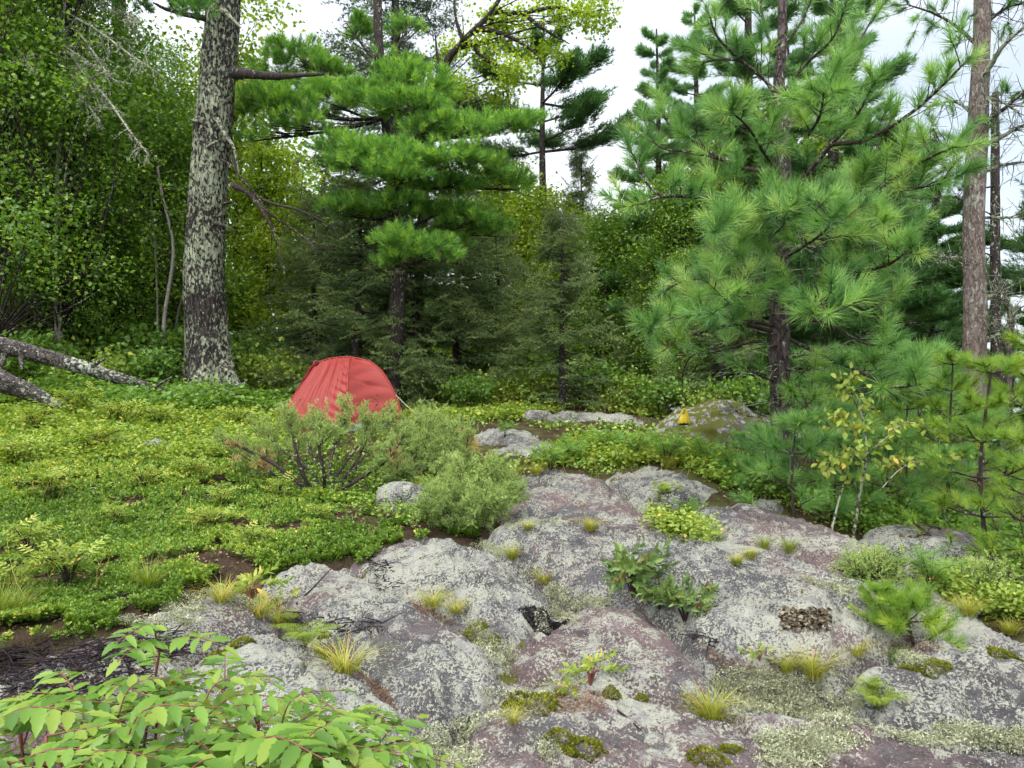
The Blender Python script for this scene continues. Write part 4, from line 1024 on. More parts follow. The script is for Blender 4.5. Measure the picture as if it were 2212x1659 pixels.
# ------------------------------------------------------------------ the soft white pine behind the tent
WY = 15.2
T2 = at(848, WY)
def l2(px, py, dY=0.0): return P(px, py, WY + dY) - T2
wp = thing('pine_tree', T2, 'lush white pine with layered bright green boughs above the tent', 'pine tree')
pts = [l2(850, 880), l2(856, 700), l2(862, 560), l2(855, 430), l2(838, 280), l2(820, 130), l2(815, -50), l2(815, -400)]
V, Q = trunk_mesh(pts, [.17, .16, .15, .14, .12, .1, .08, .04], 20, 90, 0.05, None, 9)
Geo().add(V, Q).build('trunk', M['bark_dark'], wp, True)
q = WY / F; fo = Geo()
BOUGH = [  # trunk px, then lobes of shoots (px, py, rx, ry, dY)
 ((818, 175), [(640, 128, 80, 38, .5), (585, 165, 55, 28, .6), (700, 160, 60, 30, .4)]),
 ((832, 255), [(720, 215, 85, 34, -.3), (610, 225, 80, 40, -.8), (545, 290, 36, 46, -1.0), (570, 225, 55, 30, -1.1), (640, 270, 60, 40, -1.0)]),
 ((825, 200), [(850, 150, 55, 42, 0), (900, 190, 85, 42, -.8), (800, 215, 65, 36, -1.0), (880, 235, 80, 28, -1.3)]),
 ((838, 300), [(920, 285, 60, 26, -1.2), (1000, 285, 70, 30, -1.3), (1090, 272, 60, 24, -1.1), (1150, 255, 36, 14, -1.0)]),
 ((845, 360), [(760, 320, 66, 34, -1.2), (810, 350, 90, 36, -1.8), (720, 350, 42, 22, -.9), (860, 380, 60, 26, -2.0)]),
 ((850, 385), [(890, 345, 75, 34, -1.6), (980, 345, 70, 36, -1.5), (1060, 375, 65, 36, -1.0), (1105, 400, 42, 26, -.6), (960, 400, 80, 24, -1.0)]),
 ((858, 470), [(770, 455, 70, 26, -.6), (735, 440, 42, 16, -.3), (850, 440, 50, 24, -1.6)]),
 ((858, 490), [(940, 455, 60, 26, -.9), (1010, 480, 66, 32, -.7), (1060, 500, 48, 26, -.3), (980, 520, 60, 24, -.2)]),
 ((860, 560), [(885, 530, 62, 36, -1.9), (935, 545, 50, 34, -1.7), (850, 560, 40, 20, -1.7)]),
 ((822, 130), [(760, 60, 50, 20, .6), (880, 60, 40, 26, .8)]),
]
for (bx, by), lobes in BOUGH:
    g = Geo(); tf = []
    for (px, py, rx, ry, dY) in lobes:
        c = l2(px, py, dY); o = l2(bx, by)
        p_ = limb(g, [o, o * .6 + c * .4 + np.array([0, 0, -.12]), c + np.array([0, 0, -ry * q * .3])], .045, .012, 14, 6)
        clumps(tf, c, (rx * q, rx * q * .75, ry * q), 3.2)
        for k_ in range(int(5 + rx / 8)):
            i = rng.integers(5, 13); e = c + rdir(1, -.3, .9)[0] * np.array([rx * q, rx * q * .7, ry * q]) * .8
            g.tube(catmull([p_[i], (p_[i] + e) / 2 - np.array([0, 0, .03]), e], 6), np.linspace(.012, .004, 6), 4)
    b = g.build('branch', M['bark_dark'], wp, True)
    f_ = Geo(); put_tufts(f_, tf, TUFT_W, 0.95, 1.35, (0.15, 0.95)); f_.build('needles', M['wpine'], b)

# ------------------------------------------------------------------ dead spruce hung with lichen, top of the wood
DY = 15.6
T3 = at(190, DY)
def l3(px, py, dY=0.0): return P(px, py, DY + dY) - T3
ds = thing('dead_spruce_tree', T3, 'leaning dead spruce hung with pale grey lichen branches among the birches', 'dead tree')
V, Q = trunk_mesh([l3(190, 800), l3(183, 600), l3(152, 320), l3(120, 90), l3(100, -100)], [.10, .095, .085, .075, .06], 14, 70, .05)
Geo().add(V, Q).build('trunk', M['bark_dark'], ds, True)
for pts_, r in [([(118, 60), (150, 110), (190, 165), (240, 225), (285, 290), (322, 335)], .035), ([(105, -10), (150, 30), (210, 65), (270, 110), (330, 150)], .03), ([(112, 20), (160, 60), (200, 110), (232, 160)], .03), ([(125, 120), (150, 160), (170, 200), (215, 260)], .026),
                ([(-60, 40), (0, 75), (40, 110), (75, 155)], .028), ([(130, -10), (200, -5), (270, 30), (300, 45)], .02), ([(116, 50), (130, 90), (170, 120), (250, 175)], .024), ([(120, 80), (145, 110), (175, 150), (205, 205)], .022)]:
    g = Geo(); m_ = Geo()
    p_ = limb(g, [l3(a, b, -.6 - .75 * i) for i, (a, b) in enumerate(pts_)], r, .008, 26, 6, 0, .12)
    for i in range(4, 26):
        for _ in range(2):
            if U(0, 1) < .7:
                tp = twig_pts(p_[i], nrm(p_[i] - p_[i - 1]) * .7 + rng.normal(0, .7, 3) + np.array([0, 0, -.3]), U(.15, .5), -.5, 4)
                g.tube(tp, [.009, .007, .006, .004, .003], 4)
                n = 34; b = tp[rng.integers(0, 5, n)] + rng.normal(0, .012, (n, 3)); d = rdir(n); d[:, 2] -= .5
                m_.add(np.stack([b, b + rng.normal(0, .012, (n, 3)), b + nrm(d) * U(.015, .05, n)[:, None]], 1).reshape(-1, 3), np.arange(3 * n).reshape(-1, 3), np.repeat(U(.3, 1, n), 3))
    br_ = g.build('dead_branch', M['lichen_twig'], ds, True); m_.build('lichen_foliage', M['hang'], br_)

# thin white birch stems in front of the wood
for i, (pts_, Y, r, lab) in enumerate([([(352, 790), (354, 700), (362, 640), (374, 560), (370, 500), (352, 430), (340, 360)], 14.8, .045, 'slender white birch stem with a bend beside the old pine'),
                         ([(336, 790), (340, 700), (338, 600), (332, 500), (325, 420)], 15.4, .028, 'thin pinkish birch stem beside the bent white one'),
                         ([(75, 740), (78, 660), (88, 560), (95, 480)], 14.6, .04, 'white birch stem above the fallen log'),
                         ([(2, 720), (6, 600), (14, 520), (10, 420)], 15.5, .05, 'grey birch stem at the edge of the view above the log'),
                         ([(372, 780), (380, 700), (400, 600), (402, 500)], 16.5, .03, 'faint birch stem close to the old pine trunk')]):
    T = at(pts_[0][0], Y); g = Geo()
    t_ = thing('birch_tree', T, lab, 'birch tree', 'pale birch stems')
    p_ = limb(g, [(0, 0, -.2)] + [P(a, b, Y) - T for a, b in pts_], r, r * .45, 40, 8, 0, .05); g.build('trunk', M['birch_bark'], t_, True)
    f_ = Geo(); h_ = Geo(); cc = []
    for k_ in range(20, 40, 2):
        tp = twig_pts(p_[k_], rdir(1, 0, .7)[0], U(.4, 1.0), .1, 5); h_.tube(tp, np.linspace(.012, .003, 6), 4); cc += list(tp[2:])
    h_.build('branches', M['twig'], t_)
    c = np.repeat(np.array(cc), 9, axis=0); leaves(f_, c + rng.normal(0, .13, c.shape), U(.05, .08, len(c)), U(.2, .95, len(c))); f_.build('crown', M['birch'], t_)
# ------------------------------------------------------------------ red pine beside the mossy boulder
RY = 8.4
T4 = at(1692, RY)
def l4(px, py, dY=0.0): return P(px, py, RY + dY) - T4
rp = thing('pine_tree', T4, 'red pine with long needle tufts and dark plated bark beside the mossy boulder', 'pine tree')
q = RY / F
V, Q = trunk_mesh([l4(1692, 1020), l4(1689, 900), l4(1683, 720), l4(1686, 560), l4(1692, 430), l4(1690, 300), l4(1683, 180), l4(1690, 60), l4(1690, -220)],
                  [25 * q, 23.5 * q, 21 * q, 18.5 * q, 17 * q, 15 * q, 12 * q, 10 * q, 6 * q], 36, 200, .055, (.12, 3), 21)
Geo().add(V, Q).build('trunk', M['bark_red'], rp, True)
LIMBS = [  # picture path, depth at the tip, radius
 ([(1690, 440), (1600, 432), (1500, 425), (1430, 425), (1360, 447)], -1.0, .032), ([(1430, 425), (1400, 400), (1375, 350), (1360, 320)], -.8, .014),
 ([(1685, 368), (1620, 366), (1560, 345), (1480, 292), (1445, 270), (1425, 205)], .5, .028), ([(1560, 345), (1500, 330), (1430, 320), (1400, 290)], .2, .014),
 ([(1688, 245), (1660, 182), (1600, 130), (1550, 80), (1528, 20)], -.3, .026), ([(1600, 130), (1540, 130), (1490, 150)], -.1, .014), ([(1690, 135), (1655, 70), (1640, -10), (1630, -60)], .4, .02),
 ([(1687, 437), (1740, 380), (1796, 312), (1850, 250), (1890, 175)], -1.0, .032), ([(1796, 312), (1870, 302), (1960, 250), (2030, 190), (2096, 123)], -1.6, .026), ([(1690, 445), (1770, 428), (1850, 405), (1930, 400)], .8, .024),
 ([(1700, 480), (1772, 465), (1879, 417), (1950, 375), (2013, 338), (2060, 318)], -1.8, .028), ([(1879, 417), (1960, 410), (2040, 395)], -1.4, .014),
 ([(1692, 300), (1730, 240), (1790, 190), (1850, 100), (1890, 30)], .5, .024), ([(1690, 200), (1740, 140), (1800, 80), (1830, 0)], -.5, .02), ([(1690, 100), (1730, 50), (1760, -20)], 0, .016),
 ([(1688, 628), (1751, 599), (1845, 588), (1918, 572), (1973, 530)], -1.8, .028), ([(1751, 599), (1800, 560), (1870, 500), (1930, 470)], -1.4, .016), ([(1700, 640), (1780, 655), (1860, 670), (1930, 640)], -.6, .02),
 ([(1690, 560), (1660, 520), (1690, 490), (1700, 455)], -2.0, .018), ([(1690, 560), (1740, 530), (1780, 500), (1800, 470)], -2.2, .018), ([(1690, 600), (1640, 560), (1590, 540), (1560, 560)], -1.2, .016),
 ([(1682, 720), (1600, 700), (1540, 712), (1470, 732), (1430, 760)], -1.0, .026), ([(1682, 706), (1600, 690), (1520, 680), (1450, 690), (1400, 720)], -1.6, .022), ([(1680, 735), (1620, 740), (1540, 760), (1440, 770)], .3, .018),
 ([(1690, 700), (1740, 690), (1800, 705), (1870, 742), (1930, 745)], -1.0, .024), ([(1690, 725), (1780, 770), (1850, 800), (1930, 835), (1990, 830)], -1.4, .022), ([(1685, 660), (1640, 630), (1600, 640), (1550, 670)], -2.0, .016),
 ([(1685, 650), (1720, 640), (1760, 650), (1790, 680)], -2.4, .016), ([(1688, 800), (1720, 830), (1760, 900), (1810, 930)], -.9, .016), ([(1688, 830), (1650, 815), (1600, 790)], -.5, .016), ([(1690, 860), (1740, 900), (1800, 960), (1850, 965)], -1.2, .014),
 ([(1688, 520), (1640, 490), (1600, 470), (1540, 500)], -2.2, .018), ([(1690, 380), (1650, 330), (1620, 280), (1580, 240)], -1.4, .02), ([(1690, 340), (1740, 300), (1770, 250), (1780, 200)], -1.6, .018), ([(1690, 280), (1640, 250), (1590, 230), (1530, 240)], .8, .018),
 ([(1686, 590), (1620, 600), (1540, 600), (1470, 610), (1420, 640)], .6, .018), ([(1690, 520), (1760, 500), (1850, 520), (1950, 500)], .8, .018)]
ROOTS = {}
for i, (pts_, tip, r) in enumerate(LIMBS):
    n = len(pts_); g = Geo(); tf = []
    base0 = ROOTS.get(pts_[0], 0.0)
    dep = [base0 + (tip - base0) * (k_ / (n - 1)) ** 1.2 for k_ in range(n)]
    for a, dd in zip(pts_, dep): ROOTS.setdefault(a, dd)
    p_ = limb(g, [l4(a, b, dd) for (a, b), dd in zip(pts_, dep)], r, .007, 26, 7, 0, .05)
    if not (740 < pts_[0][1] < 2000 and tip > -.6):
        pine_twigs(p_, .2, .125, .2, .52, .4, g, tf, .006, .6)
    else: pine_twigs(p_, .5, .3, .2, .4, .35, g, tf, .006, .3)
    b = g.build('branch', M['branch'], rp, True)
    f_ = Geo(); put_tufts(f_, tf, TUFT_R, .95, 1.4, (.05, .97)); f_.build('needles', M['rpine'], b)
dt = Geo()
for k_ in range(46):   # bare lichened twigs inside the crown
    y = U(480, 930); o = l4(1688 + U(-12, 12), y, -.1); d = rdir(1, -.3, .4)[0] * np.array([1.3, .8, 1])
    tp = twig_pts(o, d, U(.3, 1.0), -.1, 6); dt.tube(tp, np.linspace(.008, .003, 7), 4)
    for j in (2, 3, 4):
        t2 = twig_pts(tp[j], d + rng.normal(0, .8, 3), U(.1, .4), 0, 3); dt.tube(t2, [.005, .004, .003, .002], 4)
dt.build('dead_twigs', M['lichen_twig'], rp)

# ------------------------------------------------------------------ pale-barked pine by the shore, poles and snag
SY = 11.0
T5 = at(2104, SY)
def l5(px, py, dY=0.0): return P(px, py, SY + dY) - T5
pp = thing('pine_tree', T5, 'tall pine with pale pinkish bark and bare lichened branches near the lake', 'pine tree')
q = SY / F
V, Q = trunk_mesh([l5(2102, 1060), l5(2104, 850), l5(2106, 650), l5(2103, 480), l5(2111, 300), l5(2118, 150), l5(2122, 0), l5(2126, -300)],
                  [26 * q, 24 * q, 23 * q, 21.5 * q, 20 * q, 18 * q, 16 * q, 11 * q], 36, 200, .045, (.15, 3), 33)
Geo().add(V, Q).build('trunk', M['bark_pale'], pp, True)
for pts_, dY, r, green in [([(2096, 290), (2150, 250), (2212, 200), (2280, 150)], -.6, .035, 1), ([(2108, 190), (2140, 140), (2166, 100), (2212, 58), (2260, 20)], -.8, .045, 0), ([(2120, 318), (2165, 295), (2212, 270), (2290, 250)], -.4, .04, 0), ([(2095, 375), (2065, 355), (2046, 353), (2035, 360)], -.3, .035, 0),
     ([(2122, 372), (2160, 358), (2212, 350), (2270, 345)], .3, .03, 0), ([(2120, 642), (2140, 640), (2158, 632), (2180, 640)], -.2, .04, 0), ([(2120, 735), (2150, 725), (2178, 706), (2190, 690)], -.3, .035, 0), ([(2118, 470), (2160, 470), (2212, 468), (2280, 460)], -.3, .025, 0),
     ([(2095, 440), (2060, 425), (2020, 430), (1990, 450)], .5, .025, 1), ([(2112, 100), (2070, 60), (2020, 30), (1960, 10)], .5, .03, 1), ([(2118, 60), (2170, 20), (2230, 0)], .2, .03, 1), ([(2105, 250), (2060, 220), (2000, 230)], .8, .02, 0), ([(2100, 330), (2060, 320), (2010, 300)], .4, .02, 1), ([(2096, 560), (2060, 555), (2020, 570)], .2, .015, 0), ([(2110, 210), (2150, 215), (2200, 240)], -.4, .02, 0)]:
    g = Geo(); tf = []; n = len(pts_)
    p_ = limb(g, [l5(a, b, dY * k_ / (n - 1)) for k_, (a, b) in enumerate(pts_)], r, .008, 22, 7, 0, .08)
    for j in range(3, 22):
        for _ in range(2):
            if U(0, 1) < .75:
                tp = twig_pts(p_[j], nrm(p_[j] - p_[j - 1]) * .5 + rng.normal(0, .7, 3), U(.15, .7), .05, 5); g.tube(tp, [.008, .006, .005, .004, .003, .002], 4)
                t2 = twig_pts(tp[3], rng.normal(0, 1, 3), U(.1, .3), 0, 3); g.tube(t2, [.004, .003, .003, .002], 4)
                if green and U(0, 1) < .6: tf.append((tp[-1], tp[-1] - tp[-2])); tf.append((tp[-2], tp[-1] - tp[-2]))
    b = g.build('branch', M['lichen_twig'] if not green else M['branch'], pp, True)
    if tf: f_ = Geo(); put_tufts(f_, tf, TUFT_R, .8, 1.1, (0, .7)); f_.build('needles', M['rpine'], b)
T6 = at(2152, 13.0)
pole = thing('dead_pine_tree', T6, 'straight dark dead pine trunk just behind the pale pine', 'dead tree')
g = Geo(); limb(g, [P(a, b, 13.0) - T6 for a, b in [(2156, 1040), (2154, 900), (2150, 600), (2150, 340), (2150, 200)]], .10, .05, 60, 12, 0, .05); g.build('trunk', M['bark_dark'], pole, True)
for y in (400, 470, 560, 690, 760, 860):
    g = Geo(); sd = rng.choice([-1, 1]); limb(g, [P(2151, y, 13) - T6, P(2151 + sd * 30, y + U(-20, 10), 12.9) - T6, P(2151 + sd * U(50, 90), y + U(-30, 30), 12.8) - T6], .018, .004, 10, 5, 0, .1); g.build('dead_branch', M['twig'], pole)
T7 = at(2170, 12.3)
snag = thing('dead_snag_tree', T7, 'crooked broken dead snag with peeling grey bark by the lake', 'dead tree')
g = Geo(); limb(g, [P(a, b, 12.3) - T7 for a, b in [(2168, 1045), (2166, 960), (2176, 880), (2182, 800), (2178, 740), (2184, 690), (2174, 650), (2172, 612)]], .085, .03, 60, 12, 0, .12); g.build('trunk', M['bark_red'], snag, True)
for a in ([(2184, 690), (2200, 670), (2212, 660)], [(2170, 640), (2160, 655), (2150, 650)], [(2168, 940), (2140, 960), (2110, 965)], [(2168, 930), (2200, 915), (2230, 920)]):
    g = Geo(); limb(g, [P(x, y, 12.3 - .1 * i) - T7 for i, (x, y) in enumerate(a)], .025, .006, 10, 6, 0, .1); g.build('dead_branch', M['twig'], snag)

# ------------------------------------------------------------------ young pines on the slope below the slab
YG = 'young pines on the slope below the bedrock'
y1 = place(young_pine('young_pine_tree', 1.0, .62, 'bushy young pine at the foot of the red pine', YG, 'rpine', 171, TUFT_R, 4, 4, (.85, 1.15), .018, subs=2), at(1720, 7.0))
y2 = place(young_pine('young_pine_tree', 1.75, .62, 'slim bright young pine in front of the pale pine trunk', YG, 'ypine', 172, TUFT_Y, 6, 5, (1.0, 1.3), .022, subs=3), at(2142, 6.1), .5)
for pr, px, Y, s, lab in [(y1, 1650, 7.5, .65, 'small young pine beside the leafy bushes on the rock'), (y1, 1800, 7.2, .75, 'young pine between the lichened saplings and the red pine'), (y1, 1600, 8.0, .45, 'smallest young pine below the yellow bag'),
        (y1, 1925, 7.4, .85, 'young pine behind the leafy sapling'), (y1, 2050, 7.3, .8, 'young pine above the boulder with brown flaky lichen'), (y2, 2060, 7.8, .95, 'bright young pine against the pale trunk base'), (y2, 2215, 5.7, .7, 'bright low young pine at the rim of the slab'),
        (y1, 1870, 9.2, 1.4, 'taller young pine in the hollow behind the sapling'), (y1, 1985, 9.6, 1.6, 'tall young pine before the dark shore pines'), (y2, 2240, 7.4, 1.15, 'bright young pine beside the dead snag'), (y1, 1760, 9.8, 1.3, 'young pine just behind the red pine trunk'), (y2, 1960, 8.0, .7, 'little bright pine among the darker young pines'),
        (y1, 2120, 8.8, 1.0, 'dense young pine hiding the foot of the pale trunk'), (y2, 2190, 9.0, 1.0, 'bright young pine before the dark pole')]:
    copy_tree(pr, at(px, Y) - np.array([0, 0, .03]), U(0, 6.28), s, lab)
seed = young_pine('pine_seedling', .26, .27, 'little yellow-green pine seedling rooted in the rock crack', None, 'ypine', 173, TUFT_S, 3, 5, (.95, 1.2), .011, 'pine seedling', 2)
place(seed, on(1975, 1392), .3); seed.rotation_euler = (.1, -.35, .3)
copy_tree(seed, on(1975, 1392) + np.array([-.16, .05, .12]), 2.0, .6, 'small side shoot of yellow pine beside the seedling')

# thin leafy sapling with lichened stems
T8 = at(1845, 6.5)
sap = thing('sapling_tree', T8, 'thin sapling with white-spotted stems and yellowing leaves below the red pine', 'sapling')
f_ = Geo(); cc = []
def l8(px, py, dY=0.0): return P(px, py, 6.5 + dY) - T8
for pts_, r in [([(1840, 1190), (1855, 1080), (1872, 980), (1862, 900), (1855, 850)], .014), ([(1790, 1170), (1815, 1070), (1838, 1000), (1860, 950)], .011), ([(1872, 980), (1910, 950), (1950, 915), (1985, 910)], .007), ([(1862, 960), (1830, 920), (1800, 890)], .006), ([(1868, 990), (1920, 1000), (1970, 985)], .006),
                ([(1864, 1000), (1830, 985), (1790, 1000)], .005), ([(1862, 900), (1840, 850), (1846, 810)], .005), ([(1900, 1060), (1950, 1010), (2020, 985), (2060, 990)], .005)]:
    g = Geo(); p_ = limb(g, [l8(a, b, U(-.15, .15)) for a, b in pts_], r, .003, 22, 6, 0, .08); cc += list(p_[9:]) if r < .01 else list(p_[17:])
    for j in range(8, 22, 2):
        tp = twig_pts(p_[j], rdir(1, -.2, .7)[0], U(.08, .25), .1, 4); g.tube(tp, [.003, .003, .002, .002, .0015], 4); cc += list(tp[2:])
    g.build('stem', M['lichen_twig'], sap, True)
c = np.repeat(np.array(cc), 2, axis=0); leaves(f_, c + rng.normal(0, .03, c.shape), U(.045, .075, len(c)), U(.3, 1, len(c)), .4, .6, LEAF3); f_.build('crown', M['rose'], sap)

# ------------------------------------------------------------------ boulders
def boulder(name, cen, rad, label, mats, seed, rz=0.0, sq=2.6, res=70, amp=.13, cat='boulder'):
    a = np.linspace(0, 2 * np.pi, res, endpoint=False); b = np.linspace(-.55, np.pi / 2 - .02, res // 2)
    A, B = np.meshgrid(a, b)
    X, Y, Z = np.cos(B) * np.cos(A), np.cos(B) * np.sin(A), np.sin(B)
    k_ = (np.abs(X) ** sq + np.abs(Y) ** sq + np.abs(Z) ** sq) ** (-1 / sq)
    k_ = k_ * (1 + amp * fbm(X * 1.6, Y * 1.6, Z * 1.6, seed, 4))
    V = np.stack([X * k_ * rad[0], Y * k_ * rad[1], Z * k_ * rad[2]], -1)
    ny, nx = A.shape
    i = np.arange(ny - 1)[:, None] * nx; j = np.arange(nx)[None]; jj = (j + 1) % nx
    Fq = np.stack([i + j, i + jj, i + nx + jj, i + nx + j], -1).reshape(-1, 4)
    V = V.reshape(-1, 3); top = np.array([[0, 0, V[-nx:, 2].mean()]])
    g = Geo().add(np.vstack([V, top]), Fq)
    t0 = (ny - 1) * nx; g.F.append(np.stack([t0 + np.arange(nx), t0 + (np.arange(nx) + 1) % nx, np.full(nx, len(V))], -1)); g.M.append(np.zeros(nx))
    o = g.build(name, mats, None, True, tuple(cen)); o.rotation_euler = (0, 0, rz)
    return tag(o, label, cat)
p0 = on(872, 1106); boulder('boulder', p0 + np.array([0, .18, .03]), (.27, .22, .20), 'small grey lichened boulder in front of the junipers', M['rock_grey'], 201)
p0 = at(1560, 10.6); bl = boulder('boulder', p0 + np.array([0, .4, -.05]), (.86, .7, .60), 'big mossy boulder beside the red pine trunk', M['rock_moss'], 202, .3, 2.2, 90, .16)
p0 = at(2010, 6.3); boulder('boulder', p0 + np.array([0, .1, -.02]), (.52, .45, .36), 'boulder plated with brown flaky lichen at the slab edge', M['rock_grey'], 203, .2, 2.8, 80, .15)
p0 = on(1465, 1095); boulder('boulder', p0 + np.array([0, .1, 0]), (.20, .16, .15), 'squat pale boulder on the rim of the purple slab', M['rock_grey'], 204, .5, 3.2)
p0 = on(335, 975); boulder('stone', p0, (.17, .14, .13), 'pale stone showing among the bearberry plants', M['rock_grey'], 205, 1.1, 2.4, 40, .2, 'stone')
p0 = on(1660, 1100); boulder('stone', p0, (.16, .12, .09), 'low stone between the slab and the young pines', M['rock_grey'], 206, .4, 2.6, 40, .2, 'stone')
p0 = on(1265, 965); boulder('stone', p0, (.22, .16, .10), 'flat stone among the leafy bushes', M['rock_grey'], 207, .1, 2.6, 40, .2, 'stone')
p0 = on(1160, 905); boulder('stone', p0, (.3, .2, .16), 'hummock of pale stone at the edge of the wood', M['rock_grey'], 208, .1, 2.4, 40, .2, 'stone')
# flaky rock tripe on the boulder by the slab edge and on the main slab's face
def flakes(name, px0, px1, py0, py1, n, label, size, lift=.0):
    g = Geo(); pts_ = on_many(U(px0, px1, n), U(py0, py1, n)); leaves(g, pts_ + np.array([0, 0, .005]), U(size * .6, size * 1.3, n), U(0, 1, n), .9, .1); o = g.build(name, M['tripe']); return tag(o, label, 'lichen', None, 'stuff')
flakes('rock_tripe', 1690, 1790, 1318, 1360, 500, 'brown curling rock tripe lichen on the face of the main slab', .03)
g = Geo(); c0 = at(2010, 6.3) + np.array([0, .1, -.02]); n = 1500; d = rdir(n, 0, 1); d[:, 1] = -np.abs(d[:, 1]) * .9
pos = d * np.array([.55, .48, .38]) * .99; msk = fbm(d[:, 0] * 2, d[:, 1] * 2, d[:, 2] * 2, 3, 3) + .6 * d[:, 0] > -.15
leaves(g, pos[msk], U(.02, .05, msk.sum()), U(0, .9, msk.sum()), .5, .3); g.build('rock_tripe_leaves', M['tripe'], None, loc=tuple(c0)); tag(bpy.data.objects['rock_tripe_leaves'], 'brown curling rock tripe lichen on the boulder at the slab edge', 'lichen', None, 'stuff')
# ------------------------------------------------------------------ the tent
k = NT('red_tent_fabric'); p = k.obj()
wv = k.n('TexNoise', Scale=3.0, Detail=3.0); k.t.links.new(p, wv.inputs['Vector'])
col = k.mix(wv.outputs['Fac'], (0.33, 0.048, 0.042), (0.40, 0.066, 0.056))
sh = k.principled(col, 0.55, 0.35, k.bump(k.noise(28, 3, 0.6, p, 0.8), 0.25, 0.02))
tr = k.n('BsdfTranslucent'); k.inp(tr, 'Color', (0.42, 0.07, 0.055)); mx = k.n('MixShader'); mx.inputs['Fac'].default_value = 0.3
k.t.links.new(sh, mx.inputs[1]); k.t.links.new(tr.outputs[0], mx.inputs[2]); M['tent'] = k.done(mx.outputs[0])
k = NT('dark_red_door'); M['tent_door'] = k.done(k.principled((0.14, 0.012, 0.015), 0.7, 0.2, k.bump(k.noise(20, 3, 0.6, k.obj()), 0.4, 0.02)))  # darker red for the door panel and its rolled cloth
k = NT('tent_seam'); M['seam'] = k.done(k.principled((0.30, 0.035, 0.03), 0.5, 0.3))
k = NT('grey_groundsheet'); M['sheet'] = k.done(k.principled((0.27, 0.31, 0.35), 0.5, 0.4))
k = NT('grey_cord'); M['cord'] = k.done(k.principled((0.45, 0.45, 0.38), 0.8, 0.2))
k = NT('black_plastic'); M['black'] = k.done(k.principled((0.02, 0.02, 0.022), 0.5, 0.4))
k = NT('yellow_plastic'); M['yellow'] = k.done(k.principled((0.62, 0.44, 0.015), 0.35, 0.5, k.bump(k.noise(25, 3, .6, k.obj()), .35, .02)))

TP = np.array([*at(745, 12.7)[:2], 0.0]); TP[2] = float(gz(TP[0], TP[1])) - .04
tent = thing('tent', TP, 'red dome tent behind the juniper at the edge of the wood', 'tent', None, math.radians(0), 1.08)
A_, T2_, T3_ = (-.42, 0, .98), (.09, 0, 1.065), (.36, -.02, 1.01)
def K(pts, n=30): return catmull(np.array(pts, float), n)
K0 = K([A_, (-.61, .10, .80), (-.85, .15, .44), (-.98, .18, .10), (-1.0, .2, 0)])
K1 = K([A_, (-.49, -.18, .78), (-.68, -.40, .44), (-.88, -.52, .12), (-.95, -.55, 0)])
K2 = K([T2_, (.125, -.30, .97), (.165, -.58, .68), (.185, -.78, .30), (.18, -.88, 0)])
K3 = K([T3_, (.58, -.14, .84), (.79, -.24, .52), (.91, -.30, .20), (.96, -.32, 0)])
K4 = K([T3_, (.56, .20, .82), (.70, .50, .45), (.80, .62, .12), (.82, .64, 0)])
K5 = K([T2_, (.05, .34, .95), (.0, .62, .62), (-.02, .80, .25), (-.02, .86, 0)])
RIDGE = K([A_, (-.2, 0, 1.045), T2_], 30)
def panel(name, a, b, nc, sag, wrinkle, mat, ridge=None, parent=None):
    """cloth stretched between two arched edges, sagging in and drawn into folds"""
    nr = len(a); s_ = np.linspace(0, 1, nc); t = np.linspace(0, 1, nr)
    V = a[:, None] * (1 - s_)[None, :, None] + b[:, None] * s_[None, :, None]
    if ridge is not None:      # upper edge follows the ridge
        r = catmull(ridge, nc); V = V + (r - V[0])[None] * ((1 - t) ** 3)[:, None, None]
    S, T_ = np.meshgrid(s_, t)
    du = np.gradient(V, axis=1); dv = np.gradient(V, axis=0); N_ = nrm(np.cross(du, dv))
    if N_[nr // 2, nc // 2] @ (V[nr // 2, nc // 2] - np.array([0, 0, .3])) < 0: N_ = -N_
    h = -sag * np.sin(np.pi * S) * np.sin(np.pi * np.clip(T_, .0, 1)) ** .6 + wrinkle(S, T_)
    V = V + N_ * h[..., None]
    return Geo().add(V.reshape(-1, 3), grid_faces(nr, nc)).build(name, M[mat], parent or tent, True)
def res(kv, n): return catmull(kv, n)
NR = 90
def fan(S, T_):     # folds radiating from the tied-back door peak
    ang = S * (0.25 + T_)
    f = np.sin(S * 62 + 1.6 * np.sin(S * 9)) * .016 + np.sin(S * 31 + 1.0) * .013
    edge = np.sin(T_ * 70 - S * 34) * .014 * smoothstep(.55, 1, S) * smoothstep(.12, .3, T_)
    return f * np.exp(-((T_ - .32) / .28) ** 2) * np.sin(np.pi * S) ** .4 + edge * np.sin(np.pi * T_) + .05 * np.exp(-((S - .45) / .22) ** 2) * np.sin(np.pi * np.clip(T_ * 1.1 - .1, 0, 1)) ** 2
def side(S, T_):
    f = np.sin(T_ * 38 + S * 7 + 2 * np.sin(S * 3)) * .009 * np.sin(np.pi * S)
    low = np.sin((T_ - S * .55) * 46) * .018 * smoothstep(.55, .9, T_) * smoothstep(.3, .8, S)
    band = -.02 * np.exp(-((T_ - .45) / .02) ** 2) * np.sin(np.pi * S)
    return f + low + band
panel('front_panel', res(K1, NR), res(K2, NR), 90, .03, fan, 'tent', RIDGE)
panel('side_panel', res(K2, NR), res(K3, NR), 70, .035, side, 'tent')
panel('end_panel', res(K3, NR), res(K4, NR), 40, .03, side, 'tent')
panel('back_panel', res(K4, NR), res(K5, NR), 50, .03, side, 'tent')
panel('vestibule_panel', res(K5, NR), res(K0, NR), 50, .03, fan, 'tent', RIDGE[::-1])
panel('door', res(K0, NR), res(K1, NR), 40, .10, lambda S, T_: np.sin(S * 34 + T_ * 12) * .012 * np.sin(np.pi * S), 'tent_door')
